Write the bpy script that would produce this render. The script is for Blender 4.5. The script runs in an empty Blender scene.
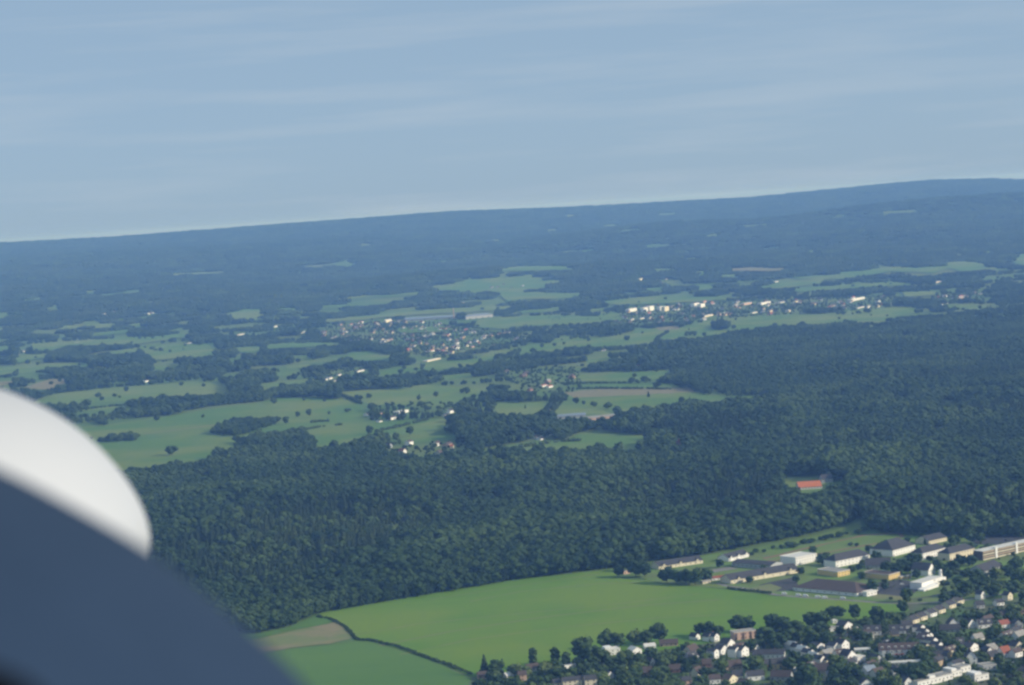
import bpy, bmesh, math, random
import numpy as np
from mathutils import Vector, Matrix
random.seed(7); rng = np.random.default_rng(11)
R = math.radians
S = bpy.context.scene
COL = S.collection

# ------------------------------------------------------------------ camera model
W, H, F = 1024, 685, 2217.7
CAM = np.array([0.0, 0.0, 450.0])
EYE, SL = 208.6, 0.0647                      # eye level in the picture, its slope (aircraft bank)
roll = math.atan(SL)
pitch = math.atan((342.5 - EYE) * math.cos(roll) / F)
r0 = np.array([1.0, 0, 0]); u0 = np.array([0, math.sin(pitch), math.cos(pitch)])
fw = np.array([0, math.cos(pitch), -math.sin(pitch)])
rt = r0 * math.cos(roll) - u0 * math.sin(roll)
up = u0 * math.cos(roll) + r0 * math.sin(roll)

def proj(P):
    d = np.asarray(P, float) - CAM
    z = d @ fw
    return 512 + F * (d @ rt) / z, 342.5 - F * (d @ up) / z

# ------------------------------------------------------------------ terrain
def vnoise(x, y, seed=0):
    xi = np.floor(x); yi = np.floor(y); fx = x - xi; fy = y - yi
    fx = fx * fx * (3 - 2 * fx); fy = fy * fy * (3 - 2 * fy)
    def h(a, b):
        s = np.sin(a * 127.1 + b * 311.7 + seed * 74.7) * 43758.5453
        return s - np.floor(s)
    return (h(xi, yi) * (1 - fx) + h(xi + 1, yi) * fx) * (1 - fy) + (h(xi, yi + 1) * (1 - fx) + h(xi + 1, yi + 1) * fx) * fy

RX = [-3000, 0, 130, 180, 300, 340, 400, 460, 560, 640, 700, 760, 820, 900, 940, 1000, 1024, 4000]
RY = [437, 243, 236, 232, 223, 220, 215.5, 211, 207.5, 203.5, 200, 197, 191, 183, 179.5, 178.5, 179.5, -11]
RIDGE = 20000.0
def terrain(x, y):
    x = np.asarray(x, float); y = np.asarray(y, float)
    yy = np.maximum(y, 1.0)
    u = 512 + F * x / yy
    dep = np.interp(u, RX, RY) - (EYE - SL * (u - 512))
    hz = 450 - RIDGE * dep / F - 16
    s = np.clip((y - 8500) / (RIDGE - 8500), 0, 1)
    z = hz * (0.25 * s + 0.75 * s ** 1.7) 
    n = vnoise(x / 2600, y / 1500, 1) - .5 + .5 * (vnoise(x / 1100, y / 600, 2) - .5)
    z = z + n * 105 * np.clip((y - 9500) / 3500, 0, 1) * np.clip((RIDGE - 300 - y) / 3000, 0, 1)
    z = z + 125 * np.exp(-((y - 15200) / 1100.0) ** 2) * (.25 + .75 * np.clip((u - 500) / 260, 0, 1)) * (.7 + .6 * vnoise(x / 900, y / 3000, 7))
    back = np.clip((y - RIDGE) / 9000, 0, 1)
    z = z - 130 * back * back * (3 - 2 * back)
    far = np.exp(-((y - 36000) / 3200.0) ** 2)
    z = z + far * (450 - 36000 * 4.0 / F - z) * (y > RIDGE)
    return z

_T = np.geomspace(1200, 60000, 4000)
def ground(px, py, dz=0.0):
    """picture point -> the place on the ground it shows"""
    d = fw * F + rt * (px - 512) - up * (py - 342.5)
    d = d / d[1]
    X = CAM[0] + d[0] * _T; Z = CAM[2] + d[2] * _T
    g = Z - terrain(X, _T) - dz
    k = np.argmax(g < 0)
    if g[k] >= 0:
        k = len(_T) - 1
    k = max(k, 1)
    a = g[k - 1] / (g[k - 1] - g[k]) if g[k] != g[k - 1] else 0
    t = _T[k - 1] + (_T[k] - _T[k - 1]) * min(max(a, 0), 1)
    return np.array([d[0] * t, t, float(terrain(d[0] * t, t)) ])

# ------------------------------------------------------------------ object helpers
def link(name, me, parent=None, mats=()):
    o = bpy.data.objects.new(name, me); COL.objects.link(o)
    if me is not None:
        for m in mats:
            if m.name not in [k.name for k in me.materials if k]: me.materials.append(m)
    if parent is not None: o.parent = parent
    return o
def tag(o, label=None, cat=None, group=None, kind=None):
    if label: o['label'] = label
    if cat: o['category'] = cat
    if group: o['group'] = group
    if kind: o['kind'] = kind
    return o
def empty(name, loc, rz=0.0):
    o = link(name, None); o.location = loc; o.rotation_euler = (0, 0, rz); o.empty_display_size = .5
    return o
def mesh(name, v, f):
    me = bpy.data.meshes.new(name); me.from_pydata([tuple(map(float, p)) for p in v], [], f); me.update(); return me
class MB:
    def __init__(s): s.v = []; s.f = []; s.mi = []
    def add(s, v, f, m=0):
        b = len(s.v); s.v += [tuple(p) for p in v]; s.f += [tuple(i + b for i in q) for q in f]; s.mi += [m] * len(f)
    def box(s, x0, y0, z0, x1, y1, z1, m=0):
        s.add([(x0, y0, z0), (x1, y0, z0), (x1, y1, z0), (x0, y1, z0), (x0, y0, z1), (x1, y0, z1), (x1, y1, z1), (x0, y1, z1)],
              [(0, 3, 2, 1), (4, 5, 6, 7), (0, 1, 5, 4), (1, 2, 6, 5), (2, 3, 7, 6), (3, 0, 4, 7)], m)
    def me(s, name):
        me = mesh(name, s.v, s.f)
        if any(s.mi): me.polygons.foreach_set('material_index', s.mi)
        return me

# ------------------------------------------------------------------ materials
def nodes(name):
    m = bpy.data.materials.new(name); m.use_nodes = True
    nt = m.node_tree; b = nt.nodes['Principled BSDF']
    return m, nt, b
def mat(name, c1, c2=None, scale=.02, rough=.85, spec=.2, stretch=(1, 1, 1), rot=0.0, detail=6, c3=None, scale3=.002):
    m, nt, b = nodes(name)
    b.inputs['Roughness'].default_value = rough; b.inputs['Specular IOR Level'].default_value = spec
    if c2 is None: c2 = tuple(k * .85 for k in c1)
    g = nt.nodes.new('ShaderNodeNewGeometry'); mp = nt.nodes.new('ShaderNodeMapping')
    mp.inputs['Scale'].default_value = stretch; mp.inputs['Rotation'].default_value = (0, 0, rot)
    n = nt.nodes.new('ShaderNodeTexNoise'); n.inputs['Scale'].default_value = scale; n.inputs['Detail'].default_value = detail
    n.inputs['Roughness'].default_value = .68
    r = nt.nodes.new('ShaderNodeMapRange'); r.inputs[1].default_value = .33; r.inputs[2].default_value = .67
    mx = nt.nodes.new('ShaderNodeMix'); mx.data_type = 'RGBA'
    mx.inputs[6].default_value = (*c1, 1); mx.inputs[7].default_value = (*c2, 1)
    L = nt.links.new
    L(g.outputs['Position'], mp.inputs['Vector']); L(mp.outputs[0], n.inputs['Vector']); L(n.outputs['Fac'], r.inputs[0]); L(r.outputs[0], mx.inputs[0])
    out = mx.outputs[2]
    if c3 is not None:
        n2 = nt.nodes.new('ShaderNodeTexNoise'); n2.inputs['Scale'].default_value = scale3; n2.inputs['Detail'].default_value = 4
        r2 = nt.nodes.new('ShaderNodeMapRange'); r2.inputs[1].default_value = .42; r2.inputs[2].default_value = .62
        m2 = nt.nodes.new('ShaderNodeMix'); m2.data_type = 'RGBA'; m2.inputs[7].default_value = (*c3, 1)
        L(g.outputs['Position'], n2.inputs['Vector']); L(n2.outputs['Fac'], r2.inputs[0]); L(r2.outputs[0], m2.inputs[0]); L(out, m2.inputs[6]); out = m2.outputs[2]
    L(out, b.inputs['Base Color'])
    return m
def leafmat(name, ca, cb, cc, stand=.0022):
    """foliage: each tree its own tone, stands of one species share a tint"""
    m, nt, b = nodes(name); L = nt.links.new
    b.inputs['Roughness'].default_value = .8; b.inputs['Specular IOR Level'].default_value = .12
    oi = nt.nodes.new('ShaderNodeObjectInfo'); g = nt.nodes.new('ShaderNodeNewGeometry')
    mx = nt.nodes.new('ShaderNodeMix'); mx.data_type = 'RGBA'
    mx.inputs[6].default_value = (*ca, 1); mx.inputs[7].default_value = (*cb, 1)
    L(oi.outputs['Random'], mx.inputs[0])
    n = nt.nodes.new('ShaderNodeTexNoise'); n.inputs['Scale'].default_value = stand; n.inputs['Detail'].default_value = 5
    L(g.outputs['Position'], n.inputs['Vector'])
    r = nt.nodes.new('ShaderNodeMapRange'); r.inputs[1].default_value = .48; r.inputs[2].default_value = .62
    L(n.outputs['Fac'], r.inputs[0])
    m2 = nt.nodes.new('ShaderNodeMix'); m2.data_type = 'RGBA'; m2.inputs[7].default_value = (*cc, 1)
    L(r.outputs[0], m2.inputs[0]); L(mx.outputs[2], m2.inputs[6])
    n3 = nt.nodes.new('ShaderNodeTexNoise'); n3.inputs['Scale'].default_value = .35; n3.inputs['Detail'].default_value = 2
    L(g.outputs['Position'], n3.inputs['Vector'])
    r3 = nt.nodes.new('ShaderNodeMapRange'); r3.inputs[1].default_value = .3; r3.inputs[2].default_value = .7; r3.inputs[3].default_value = .8; r3.inputs[4].default_value = 1.2
    L(n3.outputs['Fac'], r3.inputs[0])
    hs = nt.nodes.new('ShaderNodeHueSaturation'); L(r3.outputs[0], hs.inputs['Value']); L(m2.outputs[2], hs.inputs['Color'])
    L(hs.outputs[0], b.inputs['Base Color'])
    return m
M = {}
M['ground'] = mat('valley_ground', (0.060, 0.125, 0.028), (0.090, 0.159, 0.034), .004, c3=(0.129, 0.168, 0.045), scale3=.0022)
M['hill'] = M['ground']
M['mead0'] = mat('meadow_green', (.068, .150, .027), (.094, .175, .032), .006, c3=(.140, .186, .040), scale3=.0045)
M['mead1'] = mat('meadow_yellowish', (0.138, 0.189, 0.045), (0.163, 0.202, 0.053), .006, c3=(0.103, 0.176, 0.036), scale3=.004)
M['mead2'] = mat('stubble_tan', (.215, .185, .100), (.165, .165, .080), .006, stretch=(1, .3, 1))
M['field'] = mat('crop_field', (0.085, 0.184, 0.015), (0.124, 0.216, 0.018), .006, stretch=(.3, 2.6, 1), rot=R(-12), c3=(0.143, 0.216, 0.022), scale3=.0055, detail=9)
M['field2'] = mat('grass_field', (0.077, 0.162, 0.027), (0.099, 0.184, 0.032), .005, stretch=(.4, 2, 1), rot=R(-25))
M['heath'] = mat('rough_grass', (.175, .190, .072), (.140, .180, .060), .012, c3=(.225, .190, .100), scale3=.02)
M['asphalt'] = mat('asphalt', (.070, .070, .072), (.052, .052, .055), .03)
M['paving'] = mat('light_paving', (.23, .215, .19), (.19, .18, .165), .05)
M['dirt'] = mat('dirt_track', (.26, .20, .13), (.20, .16, .10), .05)
M['clay'] = mat('running_track', (.22, .135, .08), (.19, .12, .07), .03)
M['garden'] = mat('garden_ground', (.060, .115, .030), (.095, .150, .040), .03, c3=(.100, .105, .065), scale3=.012)
M['lawn'] = mat('mown_grass', (.110, .195, .036), (.140, .215, .045), .02, c3=(.125, .165, .050), scale3=.012)
M['leaf'] = leafmat('broadleaf_foliage', (.016, .036, .013), (.039, .070, .021), (.054, .088, .027), .0042)
M['conif'] = leafmat('conifer_foliage', (.016, .033, .015), (.028, .048, .020), (.038, .060, .022))
M['bush'] = leafmat('hedge_foliage', (.030, .055, .018), (.048, .075, .024), (.058, .084, .026))
M['light_leaf'] = leafmat('light_foliage', (.058, .092, .026), (.078, .115, .032), (.088, .118, .036))
M['bark'] = mat('bark', (.07, .055, .04), (.05, .04, .03), 2)
M['white'] = mat('white_plaster', (.80, .78, .74), (.72, .70, .66), .3)
M['cream'] = mat('cream_plaster', (.70, .62, .45), (.62, .55, .40), .3)
M['yellow'] = mat('yellow_plaster', (.68, .50, .20), (.60, .45, .20), .3)
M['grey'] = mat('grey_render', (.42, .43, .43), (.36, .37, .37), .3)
M['brick'] = mat('brick_wall', (.30, .17, .12), (.24, .14, .10), .5)
M['tan'] = mat('tan_wall', (.46, .36, .24), (.40, .31, .21), .4)
M['pinkish'] = mat('pinkish_wall', (.55, .38, .29), (.48, .33, .26), .4)
M['slate'] = mat('slate_roof', (.070, .070, .076), (.050, .050, .056), .25)
M['brown'] = mat('brown_roof', (.105, .078, .068), (.078, .060, .054), .25)
M['red'] = mat('red_tile_roof', (.30, .105, .065), (.24, .085, .055), .25)
M['redroof'] = mat('bright_red_roof', (.52, .17, .07), (.44, .14, .06), .25)
M['flat'] = mat('gravel_roof', (.30, .285, .26), (.24, .23, .21), .25)
M['pale'] = mat('pale_sheet_roof', (.64, .62, .57), (.56, .54, .50), .1)
M['metal'] = mat('blue_grey_sheet_roof', (.22, .26, .31), (.18, .22, .27), .1, rough=.5)
M['orange'] = mat('orange_cloth', (.75, .14, .04), (.65, .12, .04), .5)
M['glass'] = mat('window_glass', (.035, .042, .05), (.025, .03, .036), .5, rough=.15, spec=.5)
M['carw'] = mat('white_car_paint', (.82, .82, .80), (.78, .78, .77), .2, rough=.3, spec=.5)
M['card'] = mat('dark_car_paint', (.05, .06, .08), (.04, .05, .06), .2, rough=.3, spec=.5)
M['tyre'] = mat('tyre_rubber', (.012, .012, .013), (.015, .015, .016), 2)
M['seal'] = mat('black_rubber', (.003, .003, .004), (.004, .004, .005), 2, spec=.02)
HAZE, SKY, SUN, EXPO, CIRRUS = 5.7e-5, .10, 4.6, 0.0, (5.0, 5.8, 6.6, 1)
HAZEC = (.225, .445, 1.0, 1)
VEIL = (.76, (3.35, 4.78, 6.3, 1))

# ------------------------------------------------------------------ ground sheet
rr = np.concatenate([[2.0], np.geomspace(250, 26000, 430)]); aa = np.radians(np.linspace(-52, 52, 270))
RRg, AAg = np.meshgrid(rr, aa, indexing='ij')
gx = RRg * np.sin(AAg); gy = RRg * np.cos(AAg); gz = terrain(gx, gy)
nr, na = RRg.shape
idx = np.arange(nr * na).reshape(nr, na)
q = np.stack([idx[:-1, :-1], idx[:-1, 1:], idx[1:, 1:], idx[1:, :-1]], -1).reshape(-1, 4)[:, ::-1]
me = bpy.data.meshes.new('ground')
me.vertices.add(nr * na); me.vertices.foreach_set('co', np.stack([gx, gy, gz], -1).ravel())
me.loops.add(q.size); me.polygons.add(len(q)); me.loops.foreach_set('vertex_index', q.ravel())
me.polygons.foreach_set('loop_start', np.arange(0, q.size, 4)); me.update(calc_edges=True)
me.polygons.foreach_set('use_smooth', np.ones(len(q), bool))
tag(link('ground', me, None, [M['ground']]), kind='structure')

# ------------------------------------------------------------------ land-use map (only used to decide where trees may grow)
SC = 2
MX0, MY0, MW, MH = -300, 150, 1650, 700
mask = np.zeros((MH * SC, MW * SC), np.uint8)
def fill(poly, val):
    p = (np.array(poly, float) - [MX0, MY0]) * SC
    x0, y0 = np.maximum(np.floor(p.min(0)).astype(int), 0); x1, y1 = np.ceil(p.max(0)).astype(int) + 1
    x1 = min(x1, MW * SC); y1 = min(y1, MH * SC)
    if x1 <= x0 or y1 <= y0: return
    X, Y = np.meshgrid(np.arange(x0, x1) + .5, np.arange(y0, y1) + .5)
    ins = np.zeros(X.shape, bool)
    for (ax, ay), (bx, by) in zip(p, np.roll(p, -1, 0)):
        if ay == by: continue
        c = ((ay > Y) != (by > Y)) & (X < (bx - ax) * (Y - ay) / (by - ay) + ax)
        ins ^= c
    mask[y0:y1, x0:x1][ins] = val
def look(px, py):
    i = np.clip(((py - MY0) * SC).astype(int), 0, MH * SC - 1); j = np.clip(((px - MX0) * SC).astype(int), 0, MW * SC - 1)
    return mask[i, j]

def sheet(name, pts, material, off, kind='structure', maxlen=None):
    """a sheet of ground cover laid on the terrain; pts are ground points"""
    bm = bmesh.new()
    f = bm.faces.new([bm.verts.new((p[0], p[1], 0)) for p in pts])
    bmesh.ops.triangulate(bm, faces=[f])
    far = np.mean([p[1] for p in pts])
    if far > 8000:
        for _ in range(4):
            es = [e for e in bm.edges if e.calc_length() > 120]
            if not es: break
            bmesh.ops.subdivide_edges(bm, edges=es, cuts=1); bmesh.ops.triangulate(bm, faces=bm.faces[:])
        off += 4
    for v in bm.verts: v.co.z = float(terrain(v.co.x, v.co.y)) + off
    bmesh.ops.recalc_face_normals(bm, faces=bm.faces[:])
    if sum(f.normal.z for f in bm.faces) < 0: bmesh.ops.reverse_faces(bm, faces=bm.faces[:])
    me = bpy.data.meshes.new(name); bm.to_mesh(me); bm.free()
    return tag(link(name, me, None, [material]), kind=kind)
def soften(poly, amp, seed):
    """natural field edge: resample the outline and let it wander a little"""
    out = []; rs = random.Random(seed)
    n = len(poly)
    for i in range(n):
        a = np.array(poly[i], float); b = np.array(poly[(i + 1) % n], float)
        k = max(1, int(np.hypot(*(b - a)) / 9))
        for j in range(k):
            p = a + (b - a) * j / k
            if j: p = p + np.array([rs.uniform(-1, 1) * 1.5, rs.uniform(-1, 1) * amp])
            out.append(tuple(p))
    return out
_so = [0]
def land(poly, key, name='meadow', amp=.5, val=1, sheet_on=True):
    _so[0] += 1
    p = soften(poly, amp, _so[0])
    if val is not None: fill(p, val)
    if sheet_on: return sheet(name, [ground(*k) for k in p], M[key], .02 + .004 * _so[0])

# clearings and open land ---------------------------------------------------
FRONT = [(-90, 690), (100, 655), (225, 633), (255, 634), (290, 627), (318, 614), (400, 600), (460, 590), (520, 580), (580, 572), (625, 567), (660, 560), (700, 556),
         (740, 548), (800, 537), (840, 527), (858, 519), (866, 520), (874, 530), (886, 533), (930, 537), (965, 538), (1024, 537), (1300, 522)]
fill(FRONT + [(1300, 850), (-300, 850), (-300, 720)], 1)
G0, G1, G2 = 'mead0', 'mead1', 'mead2'
MEADOWS = [
 (G0, [(0,312),(13,313),(12,318),(0,319),(-60,320),(-60,315)]),
 (G0, [(46,305.5),(60,305.5),(59,311),(47,310)]), (G1, [(57,326),(84,326),(86,329),(59,330)]), (G0, [(85,324),(117,324),(115,328),(87,329)]),
 (G0, [(127,324),(146,324),(144,328),(129,328)]),
 (G0, [(31,344.5),(66,342.5),(109,339.6),(121,337.6),(152,337.6),(183,334),(187,337.6),(137,345),(98,346),(68,346),(53,351),(33,352)]),
 (G0, [(137,347),(187,344.5),(200,345.5),(215,343),(217,356),(200,358),(156,361),(144,353)]), (G0, [(-70,350),(0,347),(10,347),(8,352),(0,352),(-70,356)]),
 (G0, [(20,355),(47,355),(47,358),(20,364),(12,361)]), (G0, [(-90,374),(0,367),(47,363),(90,363),(86,367),(47,368),(29,372),(0,376),(-90,383)]),
 (G2, [(-20,382),(13,381),(12,384),(-20,388)]), (G2, [(25,387),(51,379),(68,379),(66,383),(50,389.5),(33,389)]),
 (G1, [(53,395),(68,392),(109,388),(156,385),(187,382),(218,381),(231,388),(229,393),(200,395),(166,397),(137,400),(98,402),(74,405),(57,404),(35,402)]),
 (G1, [(59,411.5),(111,406.6),(133,405.7),(109,409.6),(74,411.5),(59,413.5)]),
 (G0, [(-90,440),(60,430),(143,420),(200,411),(250,404),(280,397.5),(320,398),(346,399.5),(362,406),(366,413),(372,421),(400,421),(430,418.5),(455,421),(440,430),(425,437),(395,437),(370,436),(355,440),(340,445),(315,449),(300,452),(280,452),(262,447),(245,446),(222,451),(200,461),(150,467),(133,470),(100,474),(-90,490)]),
 (G1, [(337,392),(374,389),(400,390),(420,385),(440,386),(488,389),(490,395),(470,397),(458,400),(455,405),(425,408),(400,404),(375,405),(362,402),(345,397)]),
 (G1, [(395,429),(420,424),(443,419),(457,420),(441,428),(420,434),(410,436),(395,434)]),
 (G1, [(494,401),(517,403),(552,401),(537,414),(521,417),(498,417),(496,409)]), (G0, [(472,422),(494,420),(494,426),(478,425)]),
 (G0, [(470,450),(498,446),(537,440),(566,440),(582,432),(600,431),(647,436),(648,446),(630,451),(610,447),(590,450),(565,452),(525,453),(498,454),(480,455)]),
 (G1, [(560,401),(570,402),(591,405),(600,409),(612,414),(615,417),(600,414),(552,414)]),
 (G0, [(560,393),(600,389),(688,388),(694,392),(709,396),(741,397),(775,396),(768,398),(737,402),(713,402),(682,400),(670,406),(639,412),(623,412),(600,407),(575,402)]),
 (G2, [(563,392),(600,389),(690,388),(697,392),(650,394.5),(600,397),(575,398)]),
 (G0, [(575,386),(600,384),(649,383),(680,384),(684,387),(600,388.5),(575,389)]), (G0, [(617,373),(672,369.5),(674,373),(653,380),(600,381),(560,381),(556,378),(600,376)]),
 (G0, [(535,377),(587,375),(587,379),(537,381)]),
 (G0, [(379,372),(400,367),(425,363),(478,359),(486,353),(527,345.5),(552,343.5),(556,336),(576,336),(600,338),(629,334),(639,328),(678,330),(684,326),(705,322),(717,318),(756,316),(800,314),(824,314),(873,308),(912,307),(918,310),(902,314),(883,320),(853,321),(824,323),(800,324),(776,326),(737,332),(709,336),(688,340),(668,340),(649,343.5),(620,345.5),(600,347),(576,347.5),(548,353),(517,355),(494,361),(459,367),(423,371),(400,374),(380,376)]),
 (G2, [(655,328),(679,326),(679,329.5),(660,330.5)]), (G1, [(800,316),(873,309),(908,308.5),(880,317),(830,321),(790,322)]),
 (G0, [(478,321),(502,318),(545,316),(600,317),(620,318),(622,322),(556,326),(517,328),(505,330),(474,328)]),
 (G1, [(320,321),(360,317),(400,313),(439,310),(498,306),(509,306.5),(513,308),(488,312),(439,314),(400,317),(330,323)]),
 (G0, [(425,289),(468,280),(502,278),(525,276),(537,274),(541,279),(556,279),(560,282),(548,287),(541,293),(584,294),(587,297),(556,300),(525,300),(521,301),(509,303.5),(505,300),(498,295),(486,291),(482,297),(470,299),(459,293),(443,291)]),
 (G0, [(500,268),(540,266),(570,267),(572,270),(537,271),(502,272)]), (G0, [(400,294.5),(425,291.5),(425,294),(400,297)]), (G0, [(427,299),(443,299),(441,301),(427,301)]),
 (G0, [(223,315),(243,310),(266,309),(268,314),(259,321),(231,320)]), (G0, [(274,309.5),(302,308.5),(300,311),(274,311)]), (G0, [(315,307),(345,305.5),(347,308),(317,310)]),
 (G0, [(333,300.5),(362,296),(400,295),(400,297),(366,299),(341,301)]), (G0, [(368,288),(382,287),(382,291),(372,291)]),
 (G0, [(266,346),(282,344.5),(313,343.5),(341,343.5),(339,346),(309,348),(268,350)]), (G0, [(233,349),(260,347),(262,351),(255,354),(235,353)]),
 (G0, [(282,357),(309,355),(311,361),(292,360)]), (G0, [(348,353),(368,351),(391,356),(389,361),(368,361),(348,359)]), (G0, [(262,374),(302,370.5),(302,374),(284,376)]),
 (G0, [(190,366),(210,366),(200,368.5),(190,369)]),
 (G0, [(604,302),(651,297),(678,297),(727,298),(725,300.5),(698,302.5),(649,305),(623,306),(610,305)]), (G0, [(600,313),(616,312),(625,320),(600,322)]),
 (G1, [(717,276),(737,275),(738,278),(719,279)]), (G0, [(694,272),(713,271),(711,276),(696,276)]), (G2, [(729,269.5),(752,268),(787,269),(785,271.5),(748,271.5),(731,271.5)]),
 (G1, [(651,270),(678,269),(678,271.6),(653,272)]), (G0, [(694,286),(717,285),(719,289),(698,291)]), (G0, [(737,289),(756,288),(776,284),(800,281),(824,280),(822,284),(780,289)]),
 (G0, [(790,278),(824,275),(853,272),(871,270),(902,267),(910,267),(916,269),(941,265),(945,263),(972,261.5),(994,268),(998,271),(961,272),(949,269),(933,274),(916,273),(892,272),(871,276),(843,280),(800,280)]),
 (G0, [(790,290),(824,287),(851,285),(892,282),(914,284),(910,286),(888,287),(849,289),(800,293)]), (G1, [(902,293),(924,292),(937,293),(935,296),(906,298)]),
 (G0, [(943,304),(972,303.5),(990,307),(980,310),(949,308)]), (G1, [(949,254.6),(968.5,253),(968.5,255.6),(953,256.6)]), (G1, [(976,252.7),(998,251),(998,252.7),(992,254.6),(976,254.6)]),
 (G0, [(1008,257.6),(1024,254.6),(1080,252),(1080,262),(1024,266),(1010,262.5)]),
 (G1, [(776,477),(800,477),(824,476),(826,489),(819,498),(803,499),(794,489),(778,483)]), (G0, [(648,430),(660,428),(664,431),(650,434)]), (G0, [(730,396),(772,395),(772,398),(735,399)]),
 # faint clearings on the far slopes
 (G1, [(560,216),(585,214.5),(586,216),(562,217.5)]), (G0, [(600,226),(618,224.5),(620,226.5),(603,228)]), (G1, [(660,214),(676,213),(677,214.5),(662,215.5)]), (G0, [(740,226),(770,224),(771,225.5),(742,227.5)]), (G0, [(830,216),(850,215),(850,216.5),(832,217.5)]), (G0, [(430,262),(452,260),(453,262),(432,264)]), (G0, [(80,292),(100,291),(101,293),(82,294)]), (G0, [(560,252),(600,249.5),(601,251.5),(563,254)]), (G1, [(800,252),(830,250),(831,251.5),(803,253.5)]),
 (G0, [(20,300),(45,298),(46,300),(22,302)]), (G0, [(590,310),(604,309),(604,312),(590,313)]), (G1, [(110,352),(138,349),(140,353),(112,355)]), (G0, [(150,367),(178,364),(180,368),(152,370)]), (G0, [(225,362),(260,360),(262,363),(228,366)]), (G1, [(258,384),(310,379),(320,382),(262,388)]), (G0, [(286,366),(310,364),(311,367),(288,369)]), (G0, [(440,376),(470,373),(472,377),(442,380)]), (G0, [(400,438),(440,434),(470,436),(440,441),(404,443)]), (G0, [(500,432),(535,428),(536,432),(502,436)]), (G0, [(585,360),(610,357),(612,361),(588,364)]), (G0, [(90,334),(130,330),(131,333),(92,337)]), (G0, [(640,290),(668,288),(670,291),(642,293)]), (G0, [(735,281),(765,278),(766,281),(738,284)]), (G0, [(520,312),(560,308),(562,311),(522,315)]),
 (G1, [(875,213),(900,211),(916,211),(915,213),(880,214.5)]), (G0, [(480,243),(505,239),(506,241),(485,244)]), (G0, [(620,231),(640,229),(641,230.5),(622,232)]), (G1, [(165,274.5),(200,272.5),(228,271.5),(228,272.8),(170,276)]),
 (G0, [(700,236),(722,234),(723,236),(703,237.5)]), (G0, [(640,246),(690,243),(690,244.6),(645,248)]), (G1, [(540,231),(560,229),(560,230.5),(545,232)]),
 (G0, [(395,330),(440,326),(452,330),(440,333),(402,334)]),
]
for k, p in MEADOWS: land(p, k)
# woods and hedgerow copses standing inside the open land
for p in [[(211,435),(219,430),(231,424),(258,422),(278,420),(279,424),(262,429),(240,436)], [(232,443),(262,438),(285,436),(302,433),(314,444),(310,452),(282,451),(255,447)],
          [(494,359),(520,353),(500,363)], [(712,325),(729,326),(727,330),(713,330)], [(443,297),(470,295),(470,300)],
          [(470,428),(500,424),(506,430),(480,434)], [(100,440),(137,437),(138,441),(98,443)]]:
    fill(p, 3)
# settlements far off: sparse trees only
VILL = {'A': [(318,330),(345,324),(400,321),(450,325),(470,330),(535,335),(528,343),(480,352),(440,360),(400,352),(360,345),(320,340)],
        'B': [(600,324),(630,308),(700,302),(760,301),(880,296),(905,297),(915,304),(870,310),(800,314),(720,319),(680,324),(640,328)],
        'C': [(90,311),(150,309),(215,309),(215,316),(150,326),(100,324)], 'D': [(322,371),(370,366),(372,378),(330,384)], 'E': [(365,404),(410,400),(462,402),(460,413),(415,418),(380,416)],
        'F': [(385,444),(440,440),(470,446),(470,460),(420,464),(385,458)], 'G': [(930,296),(985,292),(985,302),(940,305)], 'H': [(500,372),(580,366),(582,390),(556,397),(520,390)]}
for p in VILL.values(): fill(p, 2)

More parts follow.
